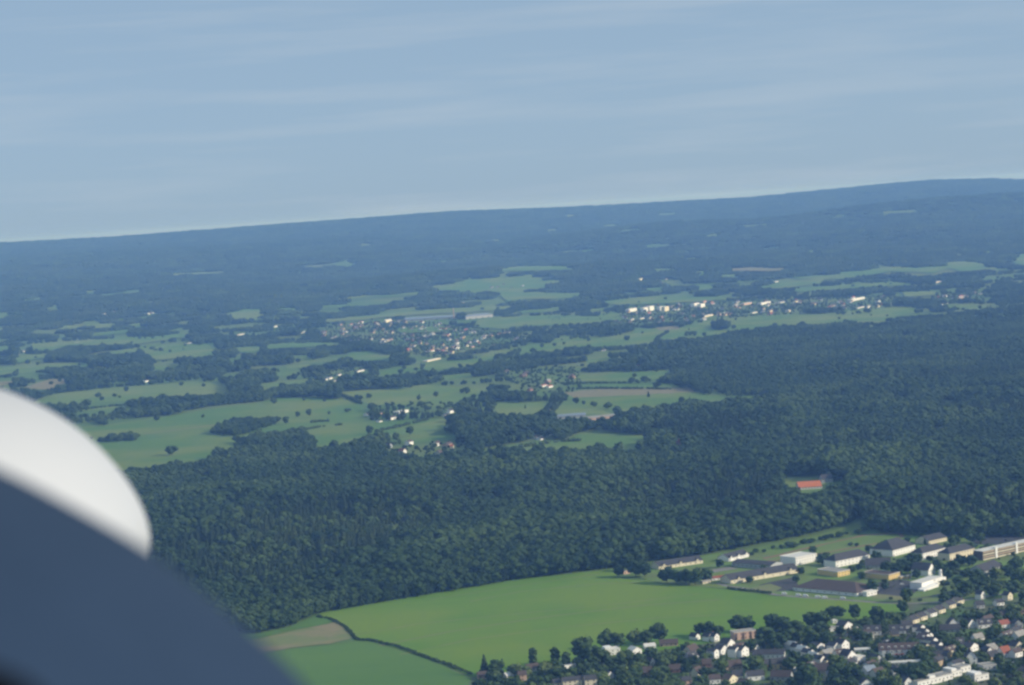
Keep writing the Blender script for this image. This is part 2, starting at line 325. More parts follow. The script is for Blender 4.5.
BRIGHT = [(109,280,4,12,'bright white building at the left end of the hillside strip village'),(116,275.5,5,12,'larger pale building on the hillside above the bright white one'),(136,276.5,7,10,'wide pale building in the middle of the hillside strip village'),
 (97,316,5,14,'left half of the pale twin blocks in the hazy settlement'),(106,316,4,14,'right half of the pale twin blocks in the hazy settlement'),(68,323,3.4,16,'pale tower like building left of the twin blocks'),(152,313.5,11,5,'long white roofed hall in the hazy settlement'),
 (190,343.5,7,6,'long white barn at the edge of the hazy left meadow'),(204,341.5,3,7,'small white house right of the long white barn'),(85,342,17,4.5,'very long pale greenhouse in the hazy left meadow'),(69,343,6,4.5,'short pale shed left of the long greenhouse'),
 (24,352,3.4,9,'white house with tall gable in the far left hamlet'),(19,355,4,6,'white farm building below the tall gable at far left'),(57,359.5,5,5,'cream farm building beside the far left wood'),(147,382,4,8,'lone white house below the far left wood'),(110,380.5,3.5,7,'lone pink house at the edge of the far left wood'),
 (235,379.5,4,7,'lone white house in the hedges left of the meadow'),(266,305.5,5,9,'bright white house on the edge under the left hills'),(312,354.5,4.5,9,'white house in front of the far village trees'),(336,297,9,5,'long white farm in the hazy upper fields'),(326,299,3,5,'small white house left of the long hazy farm'),
 (241,335,8,8,'long white house left of the far village'),(276,327,3.5,10,'white tower like house left of the far village'),(304,333,8,7,'long pale barn at the left end of the far village'),(389,322,7,13,'pale grey block at the back of the far village'),
 (326,380.5,4,8,'left white house of the bright hamlet at the hedge'),(331,379,4,8,'second white house of the bright hamlet at the hedge'),(334,382,6,6,'long cream house in front of the bright hamlet'),(340,375.5,3.5,7,'rear white house of the bright hamlet'),(361,371.5,8,7,'long white farm at the end of the dark hedge'),(375,385,5,4.5,'low white shed by the hedge below the long white farm'),
 (369,415.5,4,8,'white house at the left of the hamlet in the meadows'),(394,419.5,7,10,'big white house in the hamlet in the meadows'),(404,413,11,6,'long white barn behind the big white house'),(381,422,3.5,5,'small white shed below the big white house'),(382,414,4,5,'small pink roofed house in the hamlet in the meadows'),
 (452,413,4.5,11,'steep white gabled house by the dark copse'),(447,416,5,6,'grey roofed house left of the steep white gable'),(457,417,4,5,'small white wing right of the steep white gable'),(481,435,4.4,9,'yellow house standing between the garden trees'),
 (538,439,4,7,'left white cube of the white farm in the green field'),(543,440,5,6,'front white barn of the white farm in the green field'),(546,436.5,3.4,6,'rear small white shed of the white farm'),(551,435,5,11,'tall cream house of the white farm in the green field'),
 (540,419,5,4.5,'pale shed at the foot of the double hedged lane'),(545,386.5,6,6,'white house with red roof at the head of the lane'),(551,387.5,5,7,'red roofed house at the head of the lane'),(675,365.5,10,5,'pale long barn at the corner of the right forest'),(638,366,6,5,'pinkish low house in the wood by the forest corner'),
 (433,351.5,4,8,'bright red roofed house at the front of the far village'),(434,360.5,16,4,'long pale shed in the meadow below the far village'),(462,303,5,5,'small white house on the meadow below the upper copse'),
 (633,311.5,9,14,'long white factory wing at the left of the white factory group'),(646,311.5,5,18,'tall white factory block left of the middle'),(652,310.5,5,20,'tallest white factory block in the middle of the group'),(662,310.5,4,18,'narrow white factory block right of the middle'),(667,311,5,20,'cream factory block right of the narrow one'),(677,310,5,10,'small white hall right of the factory group'),
 (697,307,6,18,'white block with dark side right of the factory group'),(703,307,5,15,'white block at the right end of the factory group'),(748,304.5,9,8,'pinkish roofed hall in the long far village'),(766,304,11,9,'long white hall in the long far village'),(783,302.5,6,7,'white hall at the right of the long far village'),(644,318.5,8,7,'long white hall at the near edge of the far village'),(725,314.5,12,6,'long pinkish hall at the near edge of the far village'),
 (709,316.5,10,6,'long pale hall left of the pinkish hall'),(755,313,6,7,'white house on the meadow edge of the far village'),(642,281.5,4,18,'pale church like block in the hamlet under the ridge'),(777,282,4,8,'bright white house alone in the hazy hedges'),(858,300,16,9,'long white halls in the right part of the long far village'),(861,308,8,7,'white house near the end of the long meadow'),(945,304,8,6,'bright white barn at the right end of the long meadow'),(963,296.5,6,7,'white house in the hazy hamlet near the right edge'),(982,294.5,4,7,'pale house at the right of the hazy hamlet'),
 (939,282.5,9,6,'pale long barn in the hazy woods at right'),(1002,258.5,6,9,'pale house among the yellow fields at upper right'),(688,222,6,18,'bright white building alone high on the far ridge'),(604,351,4,7,'white house at the upper edge of the forest right of the meadow')]
for px, py, w, h, lab in BRIGHT:
    w *= .85; k = h * 2218 / ground(px, py)[1]
    fill([(px - w / 2 - .6, py - k * .75), (px + w / 2 + .6, py - k * .75), (px + w / 2 + .6, py + 1.2), (px - w / 2 - .6, py + 1.2)], 1)
for p in [[(790,483),(850,480),(850,491),(800,497)], [(404,317),(458,314),(458,320),(404,323)], [(464,314),(494,312),(494,319),(464,321)], [(555,415),(617,413),(617,421),(555,422)], [(672,441),(686,441),(686,448),(672,448)]]: fill(p, 1)

# ------------------------------------------------------------------ tree models
def ico(sub=1):
    bm = bmesh.new(); bmesh.ops.create_icosphere(bm, subdivisions=sub, radius=1)
    v = np.array([x.co[:] for x in bm.verts]); f = [tuple(k.index for k in p.verts) for p in bm.faces]; bm.free(); return v, f
I1 = ico(1); I2 = ico(2)
def crown_mesh(name, h, w, seed, lumps=15, cards=170, shape='round', base=.16, sub=2):
    """foliage crown: rough lumps of leaves round a core plus loose leaf sprays; gaps between the lumps stay open"""
    rs = np.random.default_rng(seed); mb = MB()
    cz = h * (base + (1 - base) / 2); rz = h * (1 - base) / 2; rw = w / 2
    cen = []
    for k in range(lumps):
        t = (k + .5) / lumps; zz = 1 - 2 * t; a = k * 2.399 + rs.uniform(-.4, .4)
        rad = math.sqrt(max(0, 1 - zz * zz))
        if shape == 'cone': rad = (t * .95 + .05); 
        if shape == 'col': rad = min(1, rad * 1.25) * .8
        q = rs.uniform(.55, .78) if shape != 'cone' else .62
        c = np.array([math.cos(a) * rad * rw * q, math.sin(a) * rad * rw * q, cz + zz * rz * (.74 if shape != 'cone' else .86)])
        r = rw * rs.uniform(.38, .56) * (1 if shape != 'cone' else (.35 + .6 * t))
        if shape == 'col': r *= 1.05
        cen.append((c, r))
        V, Fc = I2 if sub == 2 else I1
        d = 1 + rs.uniform(-.26, .2, (len(V), 1)) * (1 if sub == 2 else .8)
        vv = V * d * r * np.array([1, 1, .85 if shape == 'round' else 1.15]) + c
        mb.add(vv, Fc)
    V, Fc = I1
    mb.add(V * np.array([rw * .5, rw * .5, rz * .7]) * (1 + rs.uniform(-.1, .1, (len(V), 1))) + np.array([0, 0, cz - rz * .1]), Fc)
    for k in range(cards):
        c, r = cen[rs.integers(len(cen))]
        n = rs.normal(size=3); n /= np.linalg.norm(n); n[2] = abs(n[2]) * .9 + n[2] * .1
        p = c + n * r * rs.uniform(.95, 1.3)
        s = r * rs.uniform(.16, .34)
        a = rs.normal(size=3); a -= 0; b = np.cross(a, rs.normal(size=3))
        a = a / np.linalg.norm(a) * s; b = b / np.linalg.norm(b) * s * .8
        mb.add([p - a - b * .6, p + a - b, p + a * .7 + b, p - a * .8 + b * .9], [(0, 1, 2, 3)])
    return mb.me(name)
def trunk_mesh(name, h, r, seed, limbs=4, top=.5):
    rs = random.Random(seed); mb = MB()
    def limb(p, q, a, b, n=6):
        p = np.array(p, float); q = np.array(q, float); d = q - p; d /= np.linalg.norm(d)
        u = np.cross(d, [0.3, .9, .2]); u /= np.linalg.norm(u); w = np.cross(d, u)
        ring = lambda c, r: [c + (u * math.cos(2 * math.pi * k / n) + w * math.sin(2 * math.pi * k / n)) * r for k in range(n)]
        mb.add(ring(p, a) + ring(q, b), [(k, (k + 1) % n, n + (k + 1) % n, n + k) for k in range(n)] + [tuple(range(n, 2 * n))])
    limb((0, 0, -.3), (rs.uniform(-.1, .1), rs.uniform(-.1, .1), h * top), r, r * .55)
    for k in range(limbs):
        a = k * 2 * math.pi / limbs + rs.uniform(-.4, .4); z = h * rs.uniform(top * .5, top * .9)
        limb((0, 0, z), (math.cos(a) * h * .17, math.sin(a) * h * .17, z + h * .22), r * .4, r * .12, 5)
    return mb.me(name)

KINDS = {}   # kind -> (list of crown meshes, trunk mesh, nominal height, leaf material)
def kind(key, h, w, n, shape, m, **kw):
    cs = []
    for k in range(n):
        c = crown_mesh(key + '_crown', h, w, hash(key) % 1 + 100 * len(KINDS) + k, shape=shape, **kw); c.materials.append(M[m]); cs.append(c)
    t = trunk_mesh(key + '_trunk', h, .35, len(KINDS)); t.materials.append(M['bark'])
    KINDS[key] = (cs, t, h)
kind('broadleaf_tree', 15, 12.5, 4, 'round', 'leaf', lumps=10, cards=120)
kind('conifer_tree', 20, 8, 3, 'cone', 'conif', lumps=20, cards=150, base=.08)
kind('poplar_tree', 22, 8, 2, 'col', 'leaf', lumps=18, base=.06)
kind('garden_tree', 9, 8, 3, 'round', 'light_leaf', lumps=12, cards=120)
kind('bush', 4, 5, 2, 'round', 'bush', lumps=10, cards=90, base=.02)
_tree0 = {}
def tree(key, p, h, label, group=None, wide=1.0, var=None, cat='tree'):
    cs, t, h0 = KINDS[key]
    v = random.randrange(len(cs)) if var is None else var
    s = h / h0
    name = {'broadleaf_tree': 'broadleaf_tree', 'conifer_tree': 'conifer_tree', 'poplar_tree': 'poplar_tree', 'garden_tree': 'garden_tree', 'bush': 'bush'}[key]
    if (key, v) not in _tree0:
        e = empty(name, (0, 0, 0)); c = link('crown', cs[v], e); k = link('trunk', t, e) if key != 'bush' else None
        _tree0[key, v] = (e, c, k)
    else:
        e0, c0, k0 = _tree0[key, v]
        e = e0.copy(); COL.objects.link(e); c = c0.copy(); COL.objects.link(c); c.parent = e
        if k0: k = k0.copy(); COL.objects.link(k); k.parent = e
        for kk in ('label', 'category', 'group'):
            if kk in e: del e[kk]
    e.location = tuple(p); e.scale = (s * wide, s * wide, s); e.rotation_euler = (0, 0, random.uniform(0, 6.283))
    tag(e, label, cat if key != 'bush' else 'bush', group)
    return e

# ------------------------------------------------------------------ forests (beyond counting): instanced crowns
def gn_group(name, sources):
    ng = bpy.data.node_groups.new(name, 'GeometryNodeTree')
    ng.interface.new_socket('Geometry', in_out='INPUT', socket_type='NodeSocketGeometry'); ng.interface.new_socket('Geometry', in_out='OUTPUT', socket_type='NodeSocketGeometry')
    N = ng.nodes.new; L = ng.links.new
    gi = N('NodeGroupInput'); go = N('NodeGroupOutput'); m2p = N('GeometryNodeMeshToPoints'); L(gi.outputs[0], m2p.inputs[0])
    jn = N('GeometryNodeJoinGeometry')
    for o in reversed(sources):
        oi = N('GeometryNodeObjectInfo'); oi.inputs['Object'].default_value = o; oi.inputs['As Instance'].default_value = True; oi.transform_space = 'ORIGINAL'
        L(oi.outputs['Geometry'], jn.inputs[0])
    ip = N('GeometryNodeInstanceOnPoints'); L(m2p.outputs[0], ip.inputs['Points']); L(jn.outputs[0], ip.inputs['Instance']); ip.inputs['Pick Instance'].default_value = True
    def attr(n, t):
        a = N('GeometryNodeInputNamedAttribute'); a.data_type = t; a.inputs['Name'].default_value = n; return a.outputs[0]
    L(attr('pick', 'INT'), ip.inputs['Instance Index']); L(attr('size', 'FLOAT_VECTOR'), ip.inputs['Scale'])
    ev = attr('turn', 'FLOAT_VECTOR'); L(ev, ip.inputs['Rotation'])
    L(ip.outputs[0], go.inputs[0])
    return ng
def forest(name, P, size, pick, sources, label):
    me = bpy.data.meshes.new(name); n = len(P)
    me.vertices.add(n); me.vertices.foreach_set('co', np.asarray(P, np.float32).ravel())
    a = me.attributes.new('pick', 'INT', 'POINT'); a.data.foreach_set('value', np.asarray(pick, np.int32))
    a = me.attributes.new('size', 'FLOAT_VECTOR', 'POINT'); a.data.foreach_set('vector', np.asarray(size, np.float32).ravel())
    a = me.attributes.new('turn', 'FLOAT_VECTOR', 'POINT'); t = np.zeros((n, 3), np.float32); t[:, 2] = rng.uniform(0, 6.283, n); a.data.foreach_set('vector', t.ravel())
    me.update()
    o = link(name, me); md = o.modifiers.new('trees', 'NODES'); md.node_group = gn_group(name + '_trees', sources)
    tag(o, label, 'forest', None, 'stuff')
    print(name, n); return o

def scatter(y0, y1, step, half=.335):
    ny = int((y1 - y0) / step); out = []
    for i in range(ny):
        y = y0 + (i + .5) * step; w = y * half; nx = int(2 * w / step)
        xs = -w + (np.arange(nx) + .5 * (i % 2)) * step
        out.append(np.stack([xs, np.full(nx, y)], -1))
    P = np.concatenate(out); return P + rng.uniform(-.42, .42, P.shape) * step
def grow(P, hts, dens_open=.0, dens_vill=.30):
    """keep the points whose tree, foot to top, does not cover open land in the map"""
    z = terrain(P[:, 0], P[:, 1]); n = len(P)
    Q = np.stack([P[:, 0], P[:, 1], z], -1)
    ux, uy = proj(Q); tx, ty = proj(Q + np.stack([np.zeros(n), np.zeros(n), hts * .85], -1)); mx_, my_ = (ux + tx) / 2, (uy + ty) / 2
    a, b, c = look(ux, uy), look(tx, ty), look(mx_, my_)
    ok = (a == 0) & (b != 1) & (c != 1)
    ok |= (a == 3) | ((a == 0) & (c != 1) & (rng.random(n) < .15))
    ok |= (a == 2) & (b != 1) & (rng.random(n) < dens_vill)
    open_ = vnoise(P[:, 0] / 150, P[:, 1] / 170, 41) * .6 + vnoise(P[:, 0] / 60, P[:, 1] / 75, 43) * .4
    a_, b_ = P[:, 0] * .94 + P[:, 1] * .34, P[:, 1] * .94 - P[:, 0] * .34
    line = (np.abs(vnoise(a_ / 420, b_ / 170, 47) - .5) < .028) | (np.abs(vnoise(a_ / 190, b_ / 520, 48) - .5) < .018)
    loose = (P[:, 1] > 4700) & (P[:, 1] < 10500) & ~((ux > 600) & (uy > 300 + .0 * ux) & (P[:, 1] < 7000 + 0 * ux) & (ux > 1290 - 1.75 * uy))
    ok &= ~(loose & (a == 0) & (open_ < .57) & ~line)
    ok |= (a == 1) & line & (P[:, 1] > 4750) & (hts < 15) & (rng.random(n) < .06)
    # land the photograph does not show at either side: woods and fields in patches
    out = (ux < -40) | (ux > 1064)
    pat = vnoise(P[:, 0] / 420, P[:, 1] / 420, 9) > .42
    ok = np.where(out & (a == 0) & (P[:, 1] > 4700) & (P[:, 1] < 9500), pat, ok)
    return Q, ok

# ------------------------------------------------------------------ the woods
# the front row of the big forest: single trees, the ones that show largest
def along(poly, step):
    pts = [ground(*p) for p in poly]; out = []; acc = 0
    for a, b in zip(pts, pts[1:]):
        L = np.hypot(*(b - a)[:2]); d = step - acc
        while d < L:
            out.append(a + (b - a) * d / L); d += step
        acc = (acc + L) % step
    return out
EDGE_LABELS = [(215, 330, 'broadleaf tree at the forest edge behind the small brown fallow field'), (330, 480, 'tree in the front row of the forest behind the left of the big field'),
               (480, 630, 'tree in the front row of the forest behind the middle of the field'), (630, 760, 'tree at the forest edge behind the long cream pavilions'),
               (760, 865, 'tree at the forest edge above the meadow strip behind the sports field'), (865, 1100, 'tree at the forest edge behind the dark roofed barracks blocks')]
edge = [p for p in along(FRONT[2:], 9.5) if -20 < proj(p)[0] < 1045]
for i, p in enumerate(edge):
    px = proj(p)[0]
    con = (340 < px < 640 and random.random() < .55) or (740 < px < 865 and random.random() < .85) or random.random() < .12
    lab = next((l for a, b, l in EDGE_LABELS if a <= px < b), 'tree at the near edge of the forest at the far left')
    key = 'conifer_tree' if con else 'broadleaf_tree'
    for row in range(1 if i % 4 else 2):
        g = p + np.array([random.uniform(-3, 3), 5 + row * 9 + random.uniform(-2, 3), 0])
        tree(key, g, random.uniform(13, 19) if con else random.uniform(11, 17), lab, lab.replace('tree ', 'trees ', 1), wide=random.uniform(.9, 1.15), var=(i + i // 4 + row) % len(KINDS[key][0]))
SRC_B = [_tree0['broadleaf_tree', k][1] for k in range(4)]; SRC_C = [_tree0['conifer_tree', k][1] for k in range(3)]

def wood(name, y0, y1, step, label, hm, seed):
    P = scatter(y0, y1, step); n = len(P)
    hts = hm * rng.uniform(.62, 1.3, n)
    stand = vnoise(P[:, 0] / 330, P[:, 1] / 420, seed)
    hts *= .62 + .72 * vnoise(P[:, 0] / 160, P[:, 1] / 200, seed + 3)
    hts *= .74 + .13 * np.floor(vnoise(P[:, 0] / 130 + P[:, 1] / 600, P[:, 1] / 210, seed + 8) * 5)
    v2 = look(*proj(np.stack([P[:, 0], P[:, 1], terrain(P[:, 0], P[:, 1])], -1))) == 2
    hts = np.where(v2, hts * .42, hts)
    Q, ok = grow(P, hts)
    # a few small glades and rides break the canopy
    ok &= vnoise(P[:, 0] / 38, P[:, 1] / 60, seed + 5) > .17
    # the front row stands as single trees
    con = rng.random(n) < np.clip((stand - .76) * 7, .012, .8)
    pick = np.where(con, 4 + rng.integers(0, 3, n), rng.integers(0, 4, n))
    con &= ~v2; pick = np.where(v2, rng.integers(0, 4, n), pick)
    s = np.where(con, hts * 1.12 / 20, hts / 15); wd = rng.uniform(.85, 1.4, n) * (step / 10.6) * np.where(con, 1.0, .95)
    size = np.stack([s * wd, s * wd, s], -1)
    k = ok
    forest(name, Q[k], size[k], pick[k], SRC_B + SRC_C, label)
wood('forest', 2420, 4700, 11.5, 'dark mixed forest filling the middle of the valley behind the green field', 18.5, 21)
wood('woodland', 4700, 9800, 12.5, 'woods, copses and hedgerows between the meadows of the far valley', 16, 31)

# far slopes: blocks of canopy, each block dozens of rough crowns
def patch_mesh(name, seed, half=34, n=42):
    rs = np.random.default_rng(seed); mb = MB()
    V, Fc = I1
    g = int(math.sqrt(n)) + 1; st = 2 * half / g
    for i in range(g):
        for j in range(g):
            c = np.array([-half + (i + .5) * st, -half + (j + .5) * st, 0]) + np.append(rs.uniform(-.4, .4, 2) * st, 0)
            h = rs.uniform(10, 19); r = st * rs.uniform(.5, .78)
            mb.add(V * (1 + rs.uniform(-.22, .2, (len(V), 1))) * [r, r, h * .45] + c + [0, 0, h * .55], Fc)
    me = mb.me(name); me.materials.append(M['leaf'] if seed % 4 == 0 else M['conif']); return me
src = []
for k in range(4):
    o = link('far_copse', patch_mesh('far_copse', 60 + k)); g = ground(150 + 230 * k, 262 - 17 * k); o.location = tuple(g)
    tag(o, 'block of dense forest canopy standing on the hazy hillside', 'forest', 'forest blocks on the hillside', 'stuff'); src.append(o)
P = scatter(9800, 20600, 58, .34); n = len(P)
Q, ok = grow(P, np.full(n, 14.0), dens_vill=.5)
ok &= vnoise(P[:, 0] / 260, P[:, 1] / 420, 77) > .10
sz = np.repeat(rng.uniform(.85, 1.2, (n, 1)), 3, 1); sz[:, 2] *= rng.uniform(.8, 1.3, n)
forest('hill_forest', Q[ok], sz[ok], rng.integers(0, 4, n)[ok], src, 'blue hazy forest covering the long ridge on the horizon')

# single trees and clumps in the meadows -------------------------------------
FIELD = [ # px, py of the foot, height m, wide, label
 (172,455,19,1.6,'broad dense tree alone in the left meadow above the forest'), (286,424,17,1.1,'round tree at the right tip of the meadow copse'), (298,417,13,1.1,'smaller round tree just right of the copse in the meadow'),
 (309,416,17,.95,'tall round tree right of the meadow copse'), (329,415,9,1.0,'small lone tree in the yellow meadow right of the copse'), (370,434,17,1.2,'lone round tree in the meadow left of the white hamlet'),
 (274,404,16,1.3,'large tree at the hedge on the upper edge of the meadow'), (304,401,9,1,'small tree below the hedge in the upper meadow'), (203,418,9,1,'small tree beside the left meadow hedge'),
 (157,421,14,1.2,'tree standing out below the hedge band in the left meadow'), (410,435,18,1.1,'round tree left of the yellow house among gardens'), (419,401,15,.8,'slim lone tree in the yellow green field above the hamlet'),
 (436,397,14,1.1,'round lone tree in the middle of the yellow green field'), (467,394,10,1,'small round tree on the right of the yellow green field'), (482,395,11,.7,'thin tree near the right end of the yellow green field'),
 (576,404,15,1.2,'round tree beside the hedge lined lane'), (584,405,10,1,'small tree right of the hedge lined lane'), (594,407,12,1.5,'left bush of the pair in the long field'), (608,409,14,1.6,'wide dark tree clump in the long field'),
 (657,388,14,1.8,'dark tree clump between the tan stubble and the green strip'), (645,383,18,1.4,'big round tree on the meadow strip beside the forest corner'), (740,399,12,.8,'slim tree on the narrow tongue of meadow in the forest'),
 (720,330,20,2.2,'broad tree clump in the long meadow below the far village'), (734,329,14,1.4,'smaller tree right of the broad clump in the long meadow'), (627,341,18,1.4,'round lone tree at the left of the long meadow'),
 (533,353,16,1.6,'round tree at the left end of the long meadow'), (518,357,13,1.4,'second round tree at the left end of the long meadow'), (560,354,14,1.5,'tree on the near edge of the long meadow by the wood'),
 (584,353,16,1.3,'tree on the near edge of the long meadow right of the first'), (843,315,16,1.6,'tree clump on the long meadow at the foot of the far village'), (868,313,16,1.8,'dark tree clump near the right end of the long meadow'),
 (161,352,17,1.2,'dot like tree in the far left meadow'), (170,353,12,1,'smaller dot like tree in the far left meadow'), (46,354,18,1.4,'round tree in the hazy meadow at far left'),
 (485,398,13,1.2,'tree at the corner of the wood left of the lane'), (348,412,9,2.2,'low wide bush in the yellow meadow'), (647,327,13,1.3,'tree on the tan patch below the far village'), (656,446,19,1.3,'tree on the forest corner right of the green field'),
 (600,452,17,1.4,'rounded tree bulging from the forest front into the green field'), (448,421,14,1.2,'tree at the right end of the white hamlet')]
for px, py, h, w, lab in FIELD: tree('broadleaf_tree', ground(px, py), h, lab, None, w)

# hedges ----------------------------------------------------------------------
def hedge(poly, h, w, label, name='hedge', gap=.0, m='bush', step=None):
    mb = MB(); step = step or w * .75; pts = along(poly, step)
    V, Fc = I1
    for p in pts:
        if random.random() < gap: continue
        k = random.uniform(.75, 1.25)
        d = 1 + np.array([random.uniform(-.2, .2) for _ in V])[:, None]
        c = p + np.array([random.uniform(-.3, .3) * w, random.uniform(-.3, .3) * w, h * k * .42])
        mb.add(V * d * [w * .62 * k, w * .62 * k, h * .58 * k] + c, Fc)
        for _ in range(5):
            n = np.random.default_rng(random.randrange(10 ** 6)).normal(size=3); n /= np.linalg.norm(n); n[2] = abs(n[2])
            q = c + n * [w * .66 * k, w * .66 * k, h * .62 * k]; s = w * .2
            mb.add([q - [s, 0, s * .4], q + [s * .4, s, 0], q + [s, -s * .3, s], q + [-s * .5, s * .2, s]], [(0, 1, 2, 3)])
    o = link(name, mb.me(name), None, [M[m]]); return tag(o, label, 'hedge')
hedge([(316,617),(330,619),(345,627),(357,640),(372,641),(398,647),(425,657),(448,665),(472,675)], 2.0, 3.2, 'dark overgrown ditch hedge winding across the green field to the village', gap=.08)
hedge([(336,394),(350,399),(361,404)], 6, 7, 'dark hedge slanting down in the yellow green field', gap=.1)
hedge([(309,423),(318,422),(328,421.5)], 5, 6, 'short straight dark hedge in the meadow')
hedge([(306,430),(322,427),(341,425)], 4, 6, 'thin broken hedge below the short straight hedge', gap=.3)
hedge([(380,431),(395,428),(408,425),(428,420)], 5, 6, 'broken hedge running right towards the white hamlet', gap=.25)
hedge([(95,442),(110,441),(122,440),(138,440)], 9, 11, 'bushy hedge in the left meadow beside the white cowling')
hedge([(556,400),(549,408),(541,416),(536,420)], 5, 10, 'left hedge of the double hedged lane', gap=.05)
hedge([(563,400),(556,409),(549,416)], 3, 6, 'thin right hedge of the double hedged lane', gap=.2)
hedge([(500,452),(530,446),(560,442),(580,441)], 5, 9, 'ragged hedge between the yellow house and the white farm', gap=.25)
hedge([(62,411),(90,409),(115,406),(135,405)], 4, 8, 'hedge between the two upper meadows at left', gap=.3)
hedge([(575,389),(600,388.7),(650,389),(672,389.5)], 4, 8, 'straight hedge along the upper edge of the tan stubble', gap=.25)
hedge([(560,384),(600,383.5),(640,383)], 4, 8, 'hedge above the green strip near the forest corner', gap=.3)
hedge([(656,341),(660,337),(665,334)], 5, 9, 'small hedge curving through the long meadow', gap=.1)
hedge([(727,588.5),(740,590.5),(757,592),(771,594)], 2.6, 3.0, 'clipped dark hedge along the lane below the white pavilion')
hedge([(884,531),(900,533),(920,536),(940,540)], 5, 6.5, 'long rounded hedge behind the sports ground')

# lanes, tracks, yards (laid sheets) ------------------------------------------
def strip(poly, width, key, name, off):
    pts = [ground(*p) for p in poly]; L_, R_ = [], []
    for i, p in enumerate(pts):
        a = pts[max(i - 1, 0)]; b = pts[min(i + 1, len(pts) - 1)]; t = (b - a)[:2]; t = t / np.linalg.norm(t); n = np.array([-t[1], t[0]])
        L_.append(p[:2] + n * width / 2); R_.append(p[:2] - n * width / 2)
    v = [(*p, off) for p in L_ + R_]; n = len(pts)
    f = [(i, n + i, n + i + 1, i + 1) for i in range(n - 1)]
    me = mesh(name, v, f)
    if n > 1 and me.polygons[0].normal.z < 0: me.flip_normals()
    return tag(link(name, me, None, [M[key]]), kind='structure')
# foreground fields
land([(318,614),(345,609),(400,599),(460,589),(520,579),(600,571),(612,569),(622,579),(640,581),(663,584),(700,587),(727,590),(771,596),(800,598),(840,600),(880,603),(905,605),(910,610),(895,617),(860,622),(820,628),(770,634),(735,638),(690,647),(640,654),(590,661),(540,670),(472,677),(425,657),(372,641),(357,640),(345,627)], 'field', 'crop_field', .2, None)
land([(225,632),(255,634),(290,627),(316,616),(335,621),(322,625),(290,630),(250,640),(210,648),(190,646)], 'field2', 'grass_field', .2, None)
land([(335,622),(345,628),(355,638),(330,644),(290,648),(250,655),(200,662),(205,649),(250,641),(290,632)], 'heath', 'fallow_field', .4, None)
land([(357,642),(372,643),(425,659),(470,678),(480,700),(430,740),(100,760),(100,690),(200,664),(250,657),(290,650),(330,646)], 'field2', 'grass_field', .2, None)
# ground of the barracks and of the village
land([(663,584),(640,578),(640,570),(665,560),(700,556),(720,553),(760,551),(790,547),(905,531),(940,536),(1024,537),(1120,530),(1120,592),(960,600),(905,604),(840,599),(800,597),(771,595),(727,589)], 'lawn', 'barracks_ground', .2, None)
land([(472,678),(540,671),(590,662),(640,655),(690,648),(735,639),(770,635),(820,629),(860,623),(895,618),(910,611),(905,605),(960,600.5),(1120,593),(1180,760),(440,760)], 'garden', 'village_ground', .2, None)
land([(762,558.2),(796,550.4),(867,534.4),(900,533),(905,537),(885,543),(850,549),(812,556),(770,562)], 'clay', 'running_track', .05, None)
land([(764,559.5),(797,551.6),(866,535.6),(897,534.2),(901,537),(883,542.2),(850,548),(812,555),(772,561)], 'mead1', 'sports_field', .05, None)
land([(722,558),(760,551.5),(792,546),(822,541),(850,535),(862,527),(860,521),(852,524),(820,535),(785,542),(745,550),(715,556)], 'mead1', 'meadow_strip', .1, None)
land([(640,581),(660,577),(700,580),(724,582),(724,587),(700,586.5),(663,583.5)], 'mead0', 'lawn', .1, None)
land([(715,566),(740,571),(730,577),(712,575)], 'mead0', 'lawn', .1, None)
land([(760,585),(795,577),(800,590),(775,592),(757,590)], 'asphalt', 'barracks_yard', .05, None)
land([(752,588),(770,584),(782,588),(775,592),(757,590)], 'heath', 'worn_lawn', .1, None)
land([(876,583),(900,580),(926,584),(915,593),(905,598),(880,597),(872,590)], 'asphalt', 'barracks_yard', .05, None)
land([(874,594),(903,597),(902,601),(872,599)], 'heath', 'worn_lawn', .1, None)
land([(968,537),(1000,535),(1024,537),(1060,537),(1060,541),(1010,545),(975,545)], 'asphalt', 'car_park', .05, None)
land([(705,571),(730,567),(738,569),(712,573)], 'paving', 'paved_yard', .05, None)
strip([(717,583.5),(728,586.5),(757,590),(775,595),(800,597.5),(840,600),(880,603),(905,604),(960,601.5),(990,596),(1040,590)], 7, 'paving', 'lane', .45)
strip([(862,595),(910,600),(930,597),(960,590),(1040,583)], 5, 'asphalt', 'road', .455)
land([(1005,675),(1012,661),(1024,656),(1075,652),(1075,700),(1000,700)], 'asphalt', 'road', .05, None)
strip([(985,690),(1000,680),(1013,668)], 3.5, 'paving', 'footpath', .5)
for poly in [[(640,690),(690,674),(745,659),(800,655)], [(760,686),(800,676),(835,668),(880,660),(925,658),(960,668)], [(905,660),(912,645),(905,632),(920,616),(950,604)], [(850,668),(848,654),(835,640),(842,628)],
             [(690,648),(705,658),(712,672),(700,690)]]:
    strip(poly, 5, 'asphalt', 'road', .46 + random.random() * .03)
strip([(560,396),(552,407),(545,415),(536,422),(505,430)], 5, 'dirt', 'farm_lane', .47)
strip([(143,434),(170,431),(200,427),(218,424.5)], 9, 'dirt', 'farm_track', .47)
strip([(388,330),(420,326),(470,323)], 9, 'paving', 'road', .47)
strip([(400,655),(470,640),(560,628),(660,618),(760,614)], 2.2, 'heath', 'tractor_track', .482)
strip([(430,600),(520,586),(600,574)], 2.2, 'mead2', 'tractor_track', .484)
strip([(380,646),(450,632),(540,618),(640,606),(720,600)], 3, 'mead2', 'tractor_track', .486)
strip([(470,602),(520,592),(600,584),(640,583)], 3, 'heath', 'tractor_track', .48)
strip([(352,636),(420,624),(520,614),(620,604),(700,594)], 2.4, 'heath', 'tractor_track', .48)


